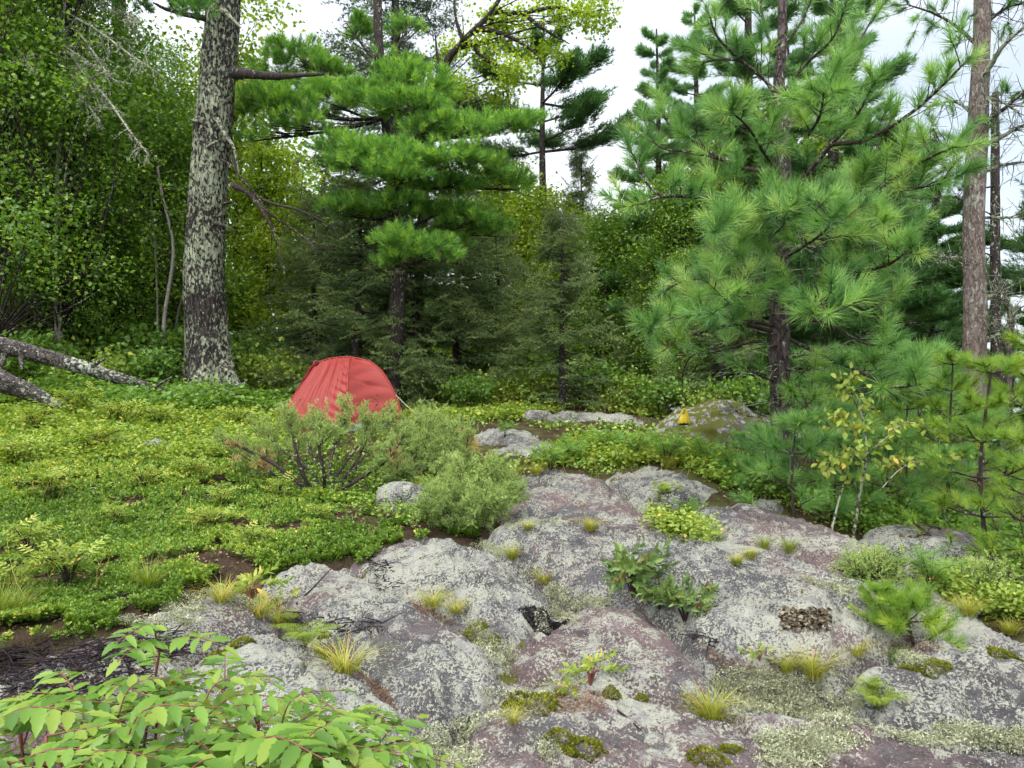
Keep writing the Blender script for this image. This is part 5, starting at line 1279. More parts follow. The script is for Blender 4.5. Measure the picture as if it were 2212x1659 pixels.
for kv in (K1, K2, K3, K4, K5):
    Geo().tube(kv + nrm(kv - np.array([0, 0, .2])) * .006, .011, 6).build('pole_sleeve', M['seam'], tent, True)
g = Geo(); g.tube(catmull([A_, (-.2, 0, 1.05), T2_, T3_], 24), .011, 6); g.build('pole_sleeve', M['seam'], tent, True)
g = Geo(); c = np.array(A_)       # rolled and tied-back door cloth
rollp = catmull([c + (.03, -.02, .015), c + (-.06, -.07, -.06), c + (-.11, -.10, -.16), c + (-.17, -.15, -.27)], 26)
g.tube(rollp, np.array([.012, .03, .022, .032, .02, .026, .012]), 9, .5, 0, .22); g.build('rolled_door', M['tent_door'], tent, True)
g = Geo(); g.tube(catmull([c + (.0, -.03, .03), c + (-.03, -.07, .0), c + (-.02, -.05, -.07)], 8), .012, 6, .5, 0, .2); g.build('toggle', M['tent'], tent)
g = Geo(); gp = np.array([[-.90, -.50, .035], [.18, -.90, .035], [.92, -.36, .035], [.78, .62, .035], [-.02, .84, .035], [-.94, .38, .035]])
V = np.vstack([gp - [0, 0, .09], gp + [0, 0, .05]]); n = 6
g.add(V, [(i, (i + 1) % n, n + (i + 1) % n, n + i) for i in range(n)]); g.build('groundsheet', M['sheet'], tent)
for a, b in [((-.80, .30, .46), (-1.75, .1, .12)), ((-.92, -.46, .05), (-1.12, -.62, .0)), ((.96, -.32, .02), (1.13, -.42, .0)), ((.185, -.80, .28), (.2, -1.25, .03)), ((.80, -.25, .50), (1.35, -.6, .04))]:
    Geo().tube(np.array([a, np.add(a, b) / 2 - [0, 0, .01], b], float), .004, 4).build('guy_line', M['cord'], tent)
for kv, i in ((K2, 12), (K2, 17), (K3, 14), (K3, 17)):
    q_ = kv[i] + nrm(kv[i] * [1, 1, .3]) * .014
    Geo().tube(np.array([q_ - [0, 0, .012], q_ + [0, 0, .012]]), .009, 6).build('clip', M['black'], tent)

# ------------------------------------------------------------------ yellow bag hung over the boulder
BY = 9.3
BP = P(1478, 916, BY)
bag = thing('bag', BP, 'bright yellow plastic bag with a dark base hung above the boulder', 'bag')
q = BY / F; hs = np.linspace(0, 1, 26); prof = np.interp(hs, [0, .12, .35, .6, .8, 1], [11, 12.5, 12.5, 11, 9, 8]) * q
g = Geo(); rings = []
for h_, w_ in zip(hs, prof):
    a = np.linspace(0, 2 * np.pi, 28, endpoint=False)
    fold = 1 + .10 * np.sin(a * 5 + h_ * 3) * h_ + .03 * np.sin(a * 9)
    rings.append(np.stack([w_ * np.cos(a) * fold + (h_ - .5) * 2 * q, w_ * .5 * np.sin(a) * fold, np.full(28, (h_ * 21) * q)], -1))
R_ = np.concatenate(rings); i = np.arange(25)[:, None] * 28; j = np.arange(28)[None]; jj = (j + 1) % 28
g.add(R_, np.stack([i + j, i + jj, i + 28 + jj, i + 28 + j], -1).reshape(-1, 4)); g.build('bag_body', M['yellow'], bag, True)
for sx in (-1, 1):
    g = Geo(); p_ = catmull([(sx * 5.5 * q, 0, 19 * q), (sx * 5 * q, 0, 25 * q), (sx * 2.5 * q + q, 0, 31 * q), (q, 0, 35 * q)], 12)
    V, Q = tube(p_, np.linspace(3.2, 1.2, 12) * q, 8); V[:, 1] *= .45; g.add(V, Q); g.build('handle', M['yellow'], bag, True)
a = np.linspace(0, 2 * np.pi, 28, endpoint=False); base = np.stack([11.6 * q * np.cos(a), 5.9 * q * np.sin(a), np.full(28, 3.2 * q)], -1) + [-q, 0, 0]
low = base * [.92, .92, 1]; low[:, 2] = -2.2 * q
g = Geo().add(np.vstack([base * [1.02, 1.06, 1], low, [[0, 0, -2.4 * q]]]), np.concatenate([np.stack([np.arange(28), (np.arange(28) + 1) % 28, 28 + (np.arange(28) + 1) % 28, 28 + np.arange(28)], -1)]))
g.F.append(np.stack([28 + np.arange(28), 28 + (np.arange(28) + 1) % 28, np.full(28, 56)], -1)); g.M.append(np.zeros(28)); g.build('bag_base', M['black'], bag, True)
TB = P(1474, 760, 9.2)
hb = thing('hanging_branch', TB, 'thin drooping bare twig from which the yellow bag hangs', 'twig')
g = Geo(); lb = lambda a, b, Y: P(a, b, Y) - TB
limb(g, [lb(1560, 742, 8.6), lb(1500, 765, 8.9), lb(1476, 800, 9.2), lb(1474, 850, 9.5), lb(1479, 884, BY)], .012, .005, 20, 6, 0, .1); g.build('twig', M['twig'], hb)

# ------------------------------------------------------------------ fallen logs
def log_thing(pts_, radii, label, seed, stubs=()):
    T = at(pts_[0][0], pts_[0][2]); t_ = thing('fallen_log', T, label, 'log')
    W = [P(a, b, Y) - T for a, b, Y in pts_]
    V, Q = trunk_mesh(W, radii, 26, 110, .09, None, seed); Geo().add(V, Q).build('trunk', M['log'], t_, True)
    for (a, b, Y), (c_, d_, Y2), r in stubs:
        g = Geo(); limb(g, [P(a, b, Y) - T, (P(a, b, Y) + P(c_, d_, Y2)) / 2 - T, P(c_, d_, Y2) - T], r, r * .4, 8, 7, 0, .1); g.build('stub', M['log'], t_, True)
    return t_
log_thing([(-120, 715, 11.6), (0, 745, 11.6), (100, 772, 11.7), (200, 800, 11.8), (300, 832, 12.0), (420, 862, 12.4)], [.135, .125, .115, .10, .09, .05], 'weathered grey fallen log sloping down to the old pine', 61,
          [((10, 765, 11.5), (0, 800, 11.4), .05), ((45, 770, 11.5), (48, 800, 11.4), .04), ((200, 790, 11.7), (225, 775, 11.6), .04), ((330, 838, 11.9), (370, 815, 11.8), .03)])
log_thing([(-100, 770, 10.4), (0, 822, 10.4), (60, 845, 10.5), (130, 880, 10.6)], [.15, .14, .12, .06], 'bleached log end half buried below the weathered log', 62)
log_thing([(400, 858, 12.2), (460, 845, 12.4), (520, 852, 12.6)], [.02, .03, .015], 'thin lichened stick at the foot of the old pine', 63)
log_thing([(500, 1085, 7.3), (580, 1080, 7.35), (650, 1070, 7.4), (735, 1045, 7.6)], [.018, .028, .03, .025], 'white-spotted dead stick lying under the big juniper', 64)
# ------------------------------------------------------------------ junipers
def juniper(px, py, label, stems, n_sprig, mat_tone, bare=0.35, dead=0.0, seed=1):
    """stems: picture paths (px, py, dY) from the root; sprigs crowd on the outer twigs"""
    global rng
    keep = rng; rng = np.random.default_rng(seed)
    T = on(px, py); Y0 = T[1]
    t_ = thing('juniper_shrub', T, label, 'juniper', 'junipers in front of the tent')
    fo, cc = Geo(), []; bare_g = Geo()
    for pts_, r in stems:
        g = Geo()
        W = [np.array([0, 0, -.03])] + [P(a, b + 16, Y0 + dY) - T for a, b, dY in pts_]
        p_ = limb(g, W, r, .005, 26, 7, 0, .08)
        for j in range(4, 26):
            for _ in range(3):
                if U(0, 1) < .8:
                    d = nrm(p_[j] - p_[j - 1]) * .8 + rng.normal(0, .6, 3) + np.array([0, 0, .12])
                    tp = twig_pts(p_[j], d, U(.06, .19), .15, 5); g.tube(tp, np.linspace(.004, .002, 6), 3)
                    if j > 26 * bare: cc += list(zip(tp[2:], np.diff(tp, axis=0)[1:]))
        g.build('branch', M['twig'], t_, True)
    pos = np.array([a for a, b in cc]); D = np.array([b for a, b in cc])
    i = rng.integers(0, len(pos), n_sprig); pos = pos[i] + rng.normal(0, .014, (n_sprig, 3)); D = nrm(nrm(D[i]) + rng.normal(0, .6, (n_sprig, 3)) + np.array([0, 0, .25]))
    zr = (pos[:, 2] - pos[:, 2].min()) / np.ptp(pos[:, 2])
    tn = np.clip(.05 + .5 * zr + .25 * rng.random(len(cc))[i] + rng.normal(0, .12, n_sprig), 0, .93)  # lower sprigs get a darker tint, shade put into the colour
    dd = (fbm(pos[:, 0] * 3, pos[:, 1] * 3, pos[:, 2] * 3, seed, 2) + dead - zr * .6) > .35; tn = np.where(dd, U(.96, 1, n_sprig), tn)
    k_ = rng.integers(0, 3, n_sprig)
    for m in range(3):
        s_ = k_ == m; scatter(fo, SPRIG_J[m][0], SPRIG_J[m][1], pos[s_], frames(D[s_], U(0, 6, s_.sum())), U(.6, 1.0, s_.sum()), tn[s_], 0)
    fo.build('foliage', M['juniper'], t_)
    rng = keep
    return t_
juniper(700, 1066, 'wide juniper with bare dark stems fanning out in front of the tent', [
    ([(650, 1030, 0), (590, 985, .1), (530, 955, .2), (485, 935, .3)], .028), ([(660, 1020, -.1), (640, 960, -.1), (630, 910, 0), (620, 890, 0)], .022), ([(650, 1040, .2), (560, 990, .5), (500, 950, .7)], .018),
    ([(700, 1010, -.2), (690, 960, -.2), (700, 920, -.1), (690, 895, 0)], .020), ([(740, 1040, -.1), (790, 1010, -.1), (840, 975, 0), (870, 930, .1)], .024), ([(730, 1030, .2), (770, 980, .4), (790, 930, .5), (780, 880, .5)], .02),
    ([(760, 1045, .1), (830, 1030, .1), (890, 1000, .2)], .018), ([(710, 1020, .5), (720, 960, .9), (740, 910, 1.0), (750, 870, 1.0)], .018), ([(670, 1000, .6), (600, 950, 1.0), (570, 910, 1.2)], .016), ([(735, 1000, .3), (780, 940, .6), (820, 905, .8), (845, 880, .9)], .016),
    ([(690, 1000, .9), (660, 940, 1.3), (650, 905, 1.5)], .014), ([(760, 1000, .8), (800, 950, 1.3), (820, 900, 1.4)], .014)], 4300, 0, .52, .12, 301)
juniper(915, 1040, 'leafy juniper beside the flat bare rock', [
    ([(900, 990, 0), (885, 950, .1), (870, 910, .2)], .018), ([(920, 980, 0), (925, 930, .1), (930, 890, .2)], .018), ([(950, 1000, 0), (975, 950, .1), (990, 915, .2)], .018), ([(960, 1020, -.1), (1000, 980, 0), (1010, 940, 0)], .016),
    ([(890, 1020, -.2), (860, 1000, -.2), (850, 975, -.2)], .014), ([(930, 1000, .4), (945, 940, .7), (950, 895, .9)], .016), ([(900, 1000, .5), (880, 940, .8), (905, 885, 1.0)], .016), ([(960, 1000, .5), (985, 950, .8), (1000, 910, .9)], .014)], 3600, 0, .25, -.05, 302)
juniper(1010, 1128, 'round bushy juniper between the small boulder and the purple slab', [
    ([(985, 1090, -.1), (960, 1060, -.1), (940, 1040, 0)], .016), ([(1010, 1070, -.1), (1000, 1030, 0), (990, 1005, .1)], .016), ([(1040, 1090, 0), (1075, 1065, 0), (1105, 1060, 0)], .016), ([(1030, 1060, .2), (1050, 1020, .4), (1060, 1000, .5)], .014),
    ([(980, 1100, -.3), (950, 1085, -.3), (930, 1085, -.3)], .012), ([(1020, 1100, -.3), (1040, 1075, -.35), (1060, 1080, -.35)], .012), ([(990, 1060, .4), (970, 1020, .6), (960, 1000, .7)], .014), ([(1050, 1080, .3), (1080, 1040, .5), (1090, 1030, .6)], .012)], 4200, 0, .12, -.15, 303)
juniper(1885, 1258, 'low bright green juniper cushion on the upper slab', [([(1865, 1240, 0), (1850, 1225, 0)], .008), ([(1885, 1232, 0), (1885, 1212, .05)], .008), ([(1905, 1240, 0), (1920, 1228, 0)], .008), ([(1880, 1240, .15), (1870, 1220, .2)], .008), ([(1900, 1235, .15), (1905, 1218, .2)], .008)], 900, 0, .05, -.3, 304)
juniper(2110, 1285, 'low bright green juniper cushion near the brown flaky boulder', [([(2090, 1265, 0), (2075, 1245, 0)], .008), ([(2110, 1255, 0), (2110, 1235, .05)], .008), ([(2130, 1265, 0), (2140, 1245, 0)], .008), ([(2100, 1255, .15), (2095, 1235, .2)], .008), ([(2140, 1290, .05), (2160, 1285, .1)], .008)], 1000, 0, .05, -.3, 305)

# ------------------------------------------------------------------ ground cover
def in_px(poly, n):
    poly = np.asarray(poly, float); lo, hi = poly.min(0), poly.max(0); out = np.zeros((0, 2))
    while len(out) < n:
        c = rng.uniform(lo, hi, (n * 2, 2)); out = np.vstack([out, c[inpoly(c[:, 0], c[:, 1], poly)]])
    return out[:n]
BB = [(-60, 985), (120, 975), (300, 985), (480, 960), (620, 985), (700, 1075), (800, 1105), (880, 1130), (935, 1165), (870, 1185), (790, 1215), (700, 1235), (640, 1232), (590, 1262), (540, 1295), (440, 1300), (330, 1330), (220, 1345), (120, 1365), (30, 1385), (-60, 1400)]
ROS = []
for kk in range(3):        # a rosette of small spoon-shaped leaves
    g_ = Geo(); n = 7; a = np.arange(n) * 2.4; el = np.linspace(.2, 1.25, n)
    d = np.stack([np.cos(a) * np.cos(el), np.sin(a) * np.cos(el), np.sin(el)], -1)
    T_ = (np.array([(0, 0, 0), (-.30, .10, .62), (.30, .10, .62), (0, -.05, 1.0)]), np.array([(0, 3, 1), (0, 2, 3)]))
    up = np.array([[0, 0, 1.0]]) * .9 + rng.normal(0, .15, (n, 3)); yv = nrm(np.cross(d, np.cross(up, d))); R = np.stack([np.cross(yv, d), yv, d], -1)
    scatter(g_, T_[0], T_[1], d * .12 + np.array([0, 0, 1]) * np.linspace(0, .5, n)[:, None], R, U(.75, 1.15, n), 0)
    ROS.append((np.concatenate(g_.V), np.concatenate(g_.F), np.repeat(U(-.14, .14, n), 4)))
def rosettes(geo, P3, size, tone, lift=0.0):
    n = len(P3); k_ = rng.integers(0, 3, n); D = nrm(np.column_stack([rng.normal(0, .28, n), rng.normal(-.08, .28, n), np.ones(n)]))
    size = np.broadcast_to(size, (n,)); tone = np.broadcast_to(tone, (n,))
    for m in range(3):
        s_ = k_ == m; scatter(geo, ROS[m][0], ROS[m][1], P3[s_] + np.array([0, 0, lift]), frames(D[s_], U(0, 6.28, s_.sum())), size[s_], np.clip(tone[s_], 0, 1), 0, ROS[m][2])
g = Geo(); c = in_px(BB, 15000); c = np.vstack([c, in_px([(-40, 1330), (60, 1345), (150, 1330), (200, 1295), (260, 1310), (130, 1375), (0, 1395), (-60, 1390)], 500), in_px([(690, 1180), (790, 1195), (780, 1225), (700, 1215)], 160), in_px([(900, 1110), (1040, 1130), (1030, 1165), (960, 1150)], 500), in_px([(640, 1000), (800, 1010), (1000, 1040), (1010, 1120), (900, 1130), (760, 1110), (680, 1080)], 1700), in_px([(40, 1340), (240, 1330), (330, 1310), (300, 1345), (150, 1385), (-40, 1420), (-60, 1380)], 260)])
P3 = on_many(c[:, 0], c[:, 1]); hump = fbm(P3[:, 0] * 1.6, P3[:, 1] * 1.6, 0, 77, 3)
edge = polydist(c[:, 0], c[:, 1], BB); gap = (fbm(P3[:, 0] * 2.4, P3[:, 1] * 2.4, 0, 91, 3) > -.62) & (fbm(P3[:, 0] * 5, P3[:, 1] * 5, 0, 92, 3) * .8 + np.where(c[:, 1] > 1090, edge / 45, 2) > .45)
P3[:, 2] += .03 + .035 * hump; P3, hump = P3[gap], hump[gap]
rosettes(g, P3, U(.020, .030, len(P3)) * np.clip(P3[:, 1] / 5.5, .9, 1.6), .5 + .35 * hump + rng.normal(0, .2, len(P3)))
h2_ = rng.permutation(len(P3))[:len(P3) // 3]; rosettes(g, P3[h2_] - np.array([0, 0, .025]), U(.026, .036, len(h2_)) * np.clip(P3[h2_, 1] / 5.5, .9, 1.6), .2)
tag(g.build('bearberry_ground_cover', M['bearberry']), 'bright green mat of bearberry covering the slope', 'ground cover', None, 'stuff')

# taller mixed herbs between the bearberry and the wood
def herb_patch(name, poly, n, size, h, mat, label, tone=(.2, .95), lim=.06):
    g = Geo(); c = in_px(poly, n); B = on_many(c[:, 0], c[:, 1]); B = B[rockdepth(B[:, 0], B[:, 1]) < lim]; n = len(B); hh = U(.4, 1, n) * h * (1 + .4 * fbm(B[:, 0], B[:, 1], 0, 5, 2))
    tp = B + np.column_stack([rng.normal(0, .06, n), rng.normal(0, .06, n), hh])
    m = 7; f = U(.35, 1.05, (n, m))
    pos = B[:, None] + (tp - B)[:, None] * f[..., None] + rng.normal(0, .035, (n, m, 3))
    base = np.minimum(U(tone[0], tone[1] - .12, n)[:, None] + rng.normal(0, .1, (n, m)), .93); base[rng.random((n, m)) < .015] = 1
    leaves(g, pos.reshape(-1, 3), (U(.7, 1.3, (n, m)) * size * np.clip(B[:, 1:2] / 8, .8, 1.5)).ravel(), np.clip(base, 0, 1).ravel(), .7, .0)
    return tag(g.build(name, M[mat]), label, 'ground cover', None, 'stuff')
herb_patch('herb_undergrowth', [(-60, 880), (200, 880), (420, 880), (620, 900), (640, 935), (610, 985), (480, 1000), (300, 1010), (120, 1005), (-60, 1030)], 4200, .040, .17, 'herb', 'yellow-green herbs growing between the bearberry and the wood')
herb_patch('leafy_undergrowth', [(-60, 800), (200, 820), (420, 850), (620, 865), (640, 900), (400, 905), (100, 890), (-60, 890)], 3000, .055, .30, 'under', 'darker leafy undergrowth at the foot of the old pine', (.2, 1))
herb_patch('clearing_undergrowth', [(880, 880), (1000, 885), (1250, 888), (1430, 890), (1440, 905), (1200, 908), (1010, 915), (880, 925)], 1500, .045, .16, 'herb', 'low green herbs along the far edge of the clearing')
herb_patch('terrace_undergrowth', [(1150, 985), (1260, 960), (1400, 950), (1560, 985), (1640, 1020), (1600, 1060), (1450, 1010), (1300, 1010), (1160, 1010)], 1600, .045, .15, 'herb', 'low green herbs around the bushes above the purple slab')
herb_patch('slope_undergrowth', [(1560, 1060), (1700, 1080), (1850, 1150), (1960, 1190), (2100, 1215), (2300, 1260), (2300, 1180), (2000, 1110), (1800, 1060), (1600, 1020)], 2000, .05, .2, 'under', 'leafy undergrowth below the young pines', (.3, 1))
herb_patch('crack_undergrowth', [(1390, 1108), (1450, 1110), (1530, 1140), (1560, 1172), (1480, 1170), (1420, 1140)], 450, .035, .10, 'rose', 'fresh green leaves growing along the crack between two slabs', (.2, .9), 9)
herb_patch('rim_undergrowth', [(1990, 1255), (2080, 1250), (2180, 1290), (2230, 1330), (2150, 1330), (2060, 1310)], 700, .035, .10, 'rose', 'fresh green leaves at the rim of the upper slab', (.1, .9), 9)

herb_patch('sparse_undergrowth', [(-60, 870), (620, 880), (900, 925), (1400, 915), (1660, 1010), (1900, 1140), (2280, 1260), (2280, 1330), (1900, 1180), (1640, 1080), (1480, 1090), (1300, 1040), (1080, 1050), (1040, 1120), (900, 1150), (700, 1100), (600, 980), (-60, 1000)], 3600, .04, .11, 'bearberry', 'low mixed greenery on the open soil', (.2, 1))
g = Geo(); c = in_px([(-60, 880), (900, 930), (1400, 915), (1660, 1010), (1900, 1140), (2280, 1260), (2280, 1330), (1900, 1180), (1640, 1080), (1480, 1090), (1300, 1040), (1080, 1050), (900, 1160), (560, 1280), (200, 1370), (-60, 1420)], 9000)
B = on_many(c[:, 0], c[:, 1]); B = B[rockdepth(B[:, 0], B[:, 1]) < .02]; leaves(g, B + [0, 0, .006], U(.015, .04, len(B)) * np.clip(B[:, 1] / 6, .8, 1.8), U(0, 1, len(B)), 1.2, .05)
tag(g.build('leaf_litter', M['deadneedle']), 'brown fallen leaves and needles on the soil', 'litter', None, 'stuff')
# ------------------------------------------------------------------ rose and rowan bushes with compound leaves
def compound(nl, L, ll, lw):
    """a compound leaf along +Z, lying in XZ: paired leaflets and one at the tip"""
    g_ = Geo(); T_ = LEAF3[0] * np.array([lw / ll, .5, 1]); n = nl
    zs = np.linspace(.28, .95, n)
    for i, z in enumerate(zs):
        for sd in (-1, 1):
            d = nrm(np.array([[sd * .85, -.1, .5]])); y = nrm(np.cross(d, np.cross([[0, 1, 0]], d))); R = np.stack([np.cross(y, d), y, d], -1)
            scatter(g_, T_, LEAF3[1], [(0, -.05 * L * z, z * L)], R, ll * (1.05 - .2 * abs(z - .6)), U(-.08, .08))
    scatter(g_, T_, LEAF3[1], [(0, -.05 * L, L)], np.eye(3)[None], ll, 0)
    V, Fc = np.concatenate(g_.V), np.concatenate(g_.F); tt = np.concatenate(g_.T)
    s_, Q_ = tube(np.array([(0, 0, 0), (0, -.02 * L, .5 * L), (0, -.05 * L, L)]), [.0014, .0010, .0008], 3)
    tri = np.concatenate([Q_[:, [0, 1, 2]], Q_[:, [0, 2, 3]]])
    return np.vstack([V, s_]), np.concatenate([Fc, tri + len(V)]), np.concatenate([tt, np.full(len(s_), .1)])
ROSE_LEAF = [compound(3, .085, .032, .019) for _ in range(3)]
ROWAN_LEAF = [compound(5, .15, .050, .016) for _ in range(3)]
def bush(name, H, W, label, cat, group, mat, seed, templ, stems=7, per=9, ts=(.85, 1.25), stem_m='twig'):
    global rng
    keep = rng; rng = np.random.default_rng(seed)
    root = thing(name, (0, 0, 0), label, cat, group); st, fo = Geo(), Geo(); pos, D, tn = [], [], []
    for s_ in range(stems):
        a = U(0, 6.28); q_ = U(.2, 1) * W
        p_ = catmull([(0, 0, -.03), (q_ * .35 * math.cos(a), q_ * .35 * math.sin(a), H * .5), (q_ * math.cos(a), q_ * math.sin(a), H * U(.65, 1.05))], 12)
        st.tube(p_, np.linspace(.005, .002, 12), 4)
        for k_ in range(per):
            i = rng.integers(4, 12); d = rdir(1, -.1, .6)[0]; pos.append(p_[i] + d * .015); D.append(d); tn.append(U(.1, .94))
    pos, D, tn = np.array(pos), np.array(D), np.array(tn); k_ = rng.integers(0, 3, len(pos))
    up = np.array([[0, 0, 1.0]]) + rng.normal(0, .3, D.shape); y = nrm(np.cross(D, np.cross(up, D))); R = np.stack([np.cross(y, D), y, D], -1)
    for m in range(3):
        s_ = k_ == m; scatter(fo, templ[m][0], templ[m][1], pos[s_], R[s_], U(ts[0], ts[1], s_.sum()), tn[s_], 0, templ[m][2])
    st.build('stems', M[stem_m], root); fo.build('foliage', M[mat], root)
    rng = keep
    return root
RG = 'wild rose bushes on the green slope'
r1 = place(bush('rose_bush', .26, .26, 'wild rose bush arching over the bearberry by the bare soil hollow', 'rose bush', RG, 'rose', 401, ROSE_LEAF, 8, 11), on(150, 1265), 0, 1.1)
r2 = place(bush('rose_bush', .22, .20, 'pale wild rose bush beside the dead stick under the juniper', 'rose bush', RG, 'rose', 402, ROSE_LEAF, 7, 9), on(600, 1085), 0, 1.0)
for i, (px, py, s, lab) in enumerate([(60, 1200, 1.0, 'wild rose bush just above the hollow of bare soil'), (20, 1290, .8, 'wild rose sprig near the long yellow grass'), (250, 1130, .7, 'small rose sprig in the middle of the bearberry mat'), (460, 1150, .8, 'rose sprig in the bearberry below the dead stick'),
       (540, 1190, .8, 'rose sprig near the top of the long rounded rock lobe'), (110, 1080, 1.1, 'rose bush high on the bearberry slope'), (310, 1060, 1.0, 'rose bush on the slope between stone and stick'), (420, 1040, 1.0, 'rose bush close to the spread juniper stems'),
       (30, 1010, 1.4, 'rose bush below the bleached log'), (200, 985, 1.4, 'rose bush beside the pale stone'), (480, 1100, .9, 'rose bush reaching toward the dead stick'), (700, 1130, .6, 'tiny rose sprig below the juniper root'), (250, 920, 1.6, 'yellowing rose bush in front of the log'), (350, 930, 1.5, 'rose bush below the old pine'),
       (80, 940, 1.7, 'tall rose bush in front of the bleached log'), (520, 930, 1.4, 'rose bush between the old pine and the tent'), (160, 900, 1.8, 'tall rose bush under the weathered log'), (580, 960, 1.2, 'rose bush at the tip of the juniper stems'), (1010, 1000, 1.0, 'yellow-green rose bush between the two junipers'), (1440, 1090, .8, 'rose sprig beside the squat pale boulder')]):
    copy_tree(r1 if i % 2 else r2, on(px, py), U(0, 6.28), s, lab)
WG = 'rowan bushes above the purple slab'
w1 = place(bush('rowan_bush', .42, .38, 'fresh green rowan bush in front of the mossy boulder', 'bush', WG, 'green_sumac', 411, ROWAN_LEAF, 10, 10), on(1440, 1005), 0, .85)
for px, py, s, lab in [(1370, 995, .75, 'rowan bush with a leaning dark stem above the ledge'), (1310, 980, .65, 'rowan bush beside the flat stone'), (1530, 1010, .75, 'rowan bush right below the yellow bag'), (1240, 1005, .75, 'low rowan bush over the purple slab'), (1190, 1015, .6, 'small rowan shoot beside the yellow grass'),
                       (1590, 1035, .7, 'rowan bush beside the smallest young pine'), (1480, 1130, .5, 'small rowan in the crack between slabs'), (2010, 1268, .55, 'upright young rowan beside the boulder of brown lichen'), (300, 905, 1.0, 'rowan bush in front of the weathered log'), (420, 890, .9, 'rowan shoot at the foot of the old pine'), (120, 850, 1.4, 'broad-leaved rowan in front of the logs'), (1090, 945, .5, 'rowan shoot at the edge of the flat bare rock')]:
    copy_tree(w1, on(px, py), U(0, 6.28), s, lab)

# laurel clumps rooted in the crack of the main slab
LAUR = []
for _ in range(3):
    g_ = Geo(); n = 9; z = np.linspace(.35, 1, n); a = np.arange(n) * 2.4
    d = nrm(np.stack([np.cos(a), np.sin(a), .6 + .8 * z], -1)); y = nrm(np.cross(d, np.cross([[0, 0, 1.0]], d))); R = np.stack([np.cross(y, d), y, d], -1)
    scatter(g_, LEAF3[0] * np.array([.62, .6, 1]), LEAF3[1], np.stack([0 * z, 0 * z, z * .11], -1), R, U(.036, .05, n), U(-.15, .1, n))
    V, Fc, tt = np.concatenate(g_.V), np.concatenate(g_.F), np.concatenate(g_.T); LAUR.append((V, Fc, tt))
lau = place(bush('laurel_shrub', .15, .15, 'dark-leaved laurel clump in the crack of the main slab', 'shrub', 'laurel clumps on the main slab', 'laurel', 421, LAUR, 14, 3, (.9, 1.3)), on(1370, 1285), 0, 1.25)
copy_tree(lau, on(1480, 1335), 1.2, .95, 'smaller laurel clump below the dark-leaved one'); copy_tree(lau, on(1425, 1315), 2.2, .7, 'laurel sprig between the two laurel clumps')

# ------------------------------------------------------------------ grass tufts
def grass_tuft(n, H, label, seed, spread=.5, tone=(0, 1), name='grass_tuft'):
    global rng
    keep = rng; rng = np.random.default_rng(seed); g = Geo()
    a = U(0, 6.28, n); lean = U(.1, 1, n) ** .7 * spread * 1.25; L = U(.5, 1, n) * H; w = U(.0014, .0026, n)
    b = np.stack([np.cos(a), np.sin(a), 0 * a], -1) * (U(0, .36, n) ** 1.5 * 1.4 * H)[:, None]
    out = np.stack([np.cos(a + rng.normal(0, .4, n)), np.sin(a + rng.normal(0, .4, n)), 0 * a], -1); sd = np.stack([-out[:, 1], out[:, 0], 0 * a], -1)
    S = 5; V = []
    for k_ in range(S):
        t = k_ / (S - 1); c = b + out * (lean * L * t ** 1.7)[:, None] + np.array([0, 0, 1]) * (L * (t - .35 * lean * t ** 2.4))[:, None]
        V.append(np.stack([c - sd * (w * (1 - t * .9))[:, None], c + sd * (w * (1 - t * .9))[:, None]], 1))
    V = np.stack(V, 1).reshape(n, -1, 3); Fc = np.array([(2 * i, 2 * i + 1, 2 * i + 3, 2 * i + 2) for i in range(S - 1)])
    g.add(V.reshape(-1, 3), (Fc[None] + (np.arange(n) * 2 * S)[:, None, None]).reshape(-1, 4), np.repeat(np.clip(U(tone[0], tone[1], n), 0, 1), 2 * S))
    o = g.build(name, M['grass']); tag(o, label, 'grass tuft', 'grass tufts growing in the rock cracks')
    rng = keep
    return o
g1 = grass_tuft(170, .24, 'stiff green grass tuft at the lower edge of the bearberry', 501, .85, (0, .6)); g1.location = tuple(on(320, 1272))
g2 = grass_tuft(300, .20, 'dense yellow-green grass tuft between the pink slabs', 502, 1.1, (.15, 1)); g2.location = tuple(on(1535, 1555))
g3 = grass_tuft(150, .17, 'wispy grass tuft beside the fern and the long rock lobe', 503, 1.3, (.3, 1)); g3.location = tuple(on(560, 1330))
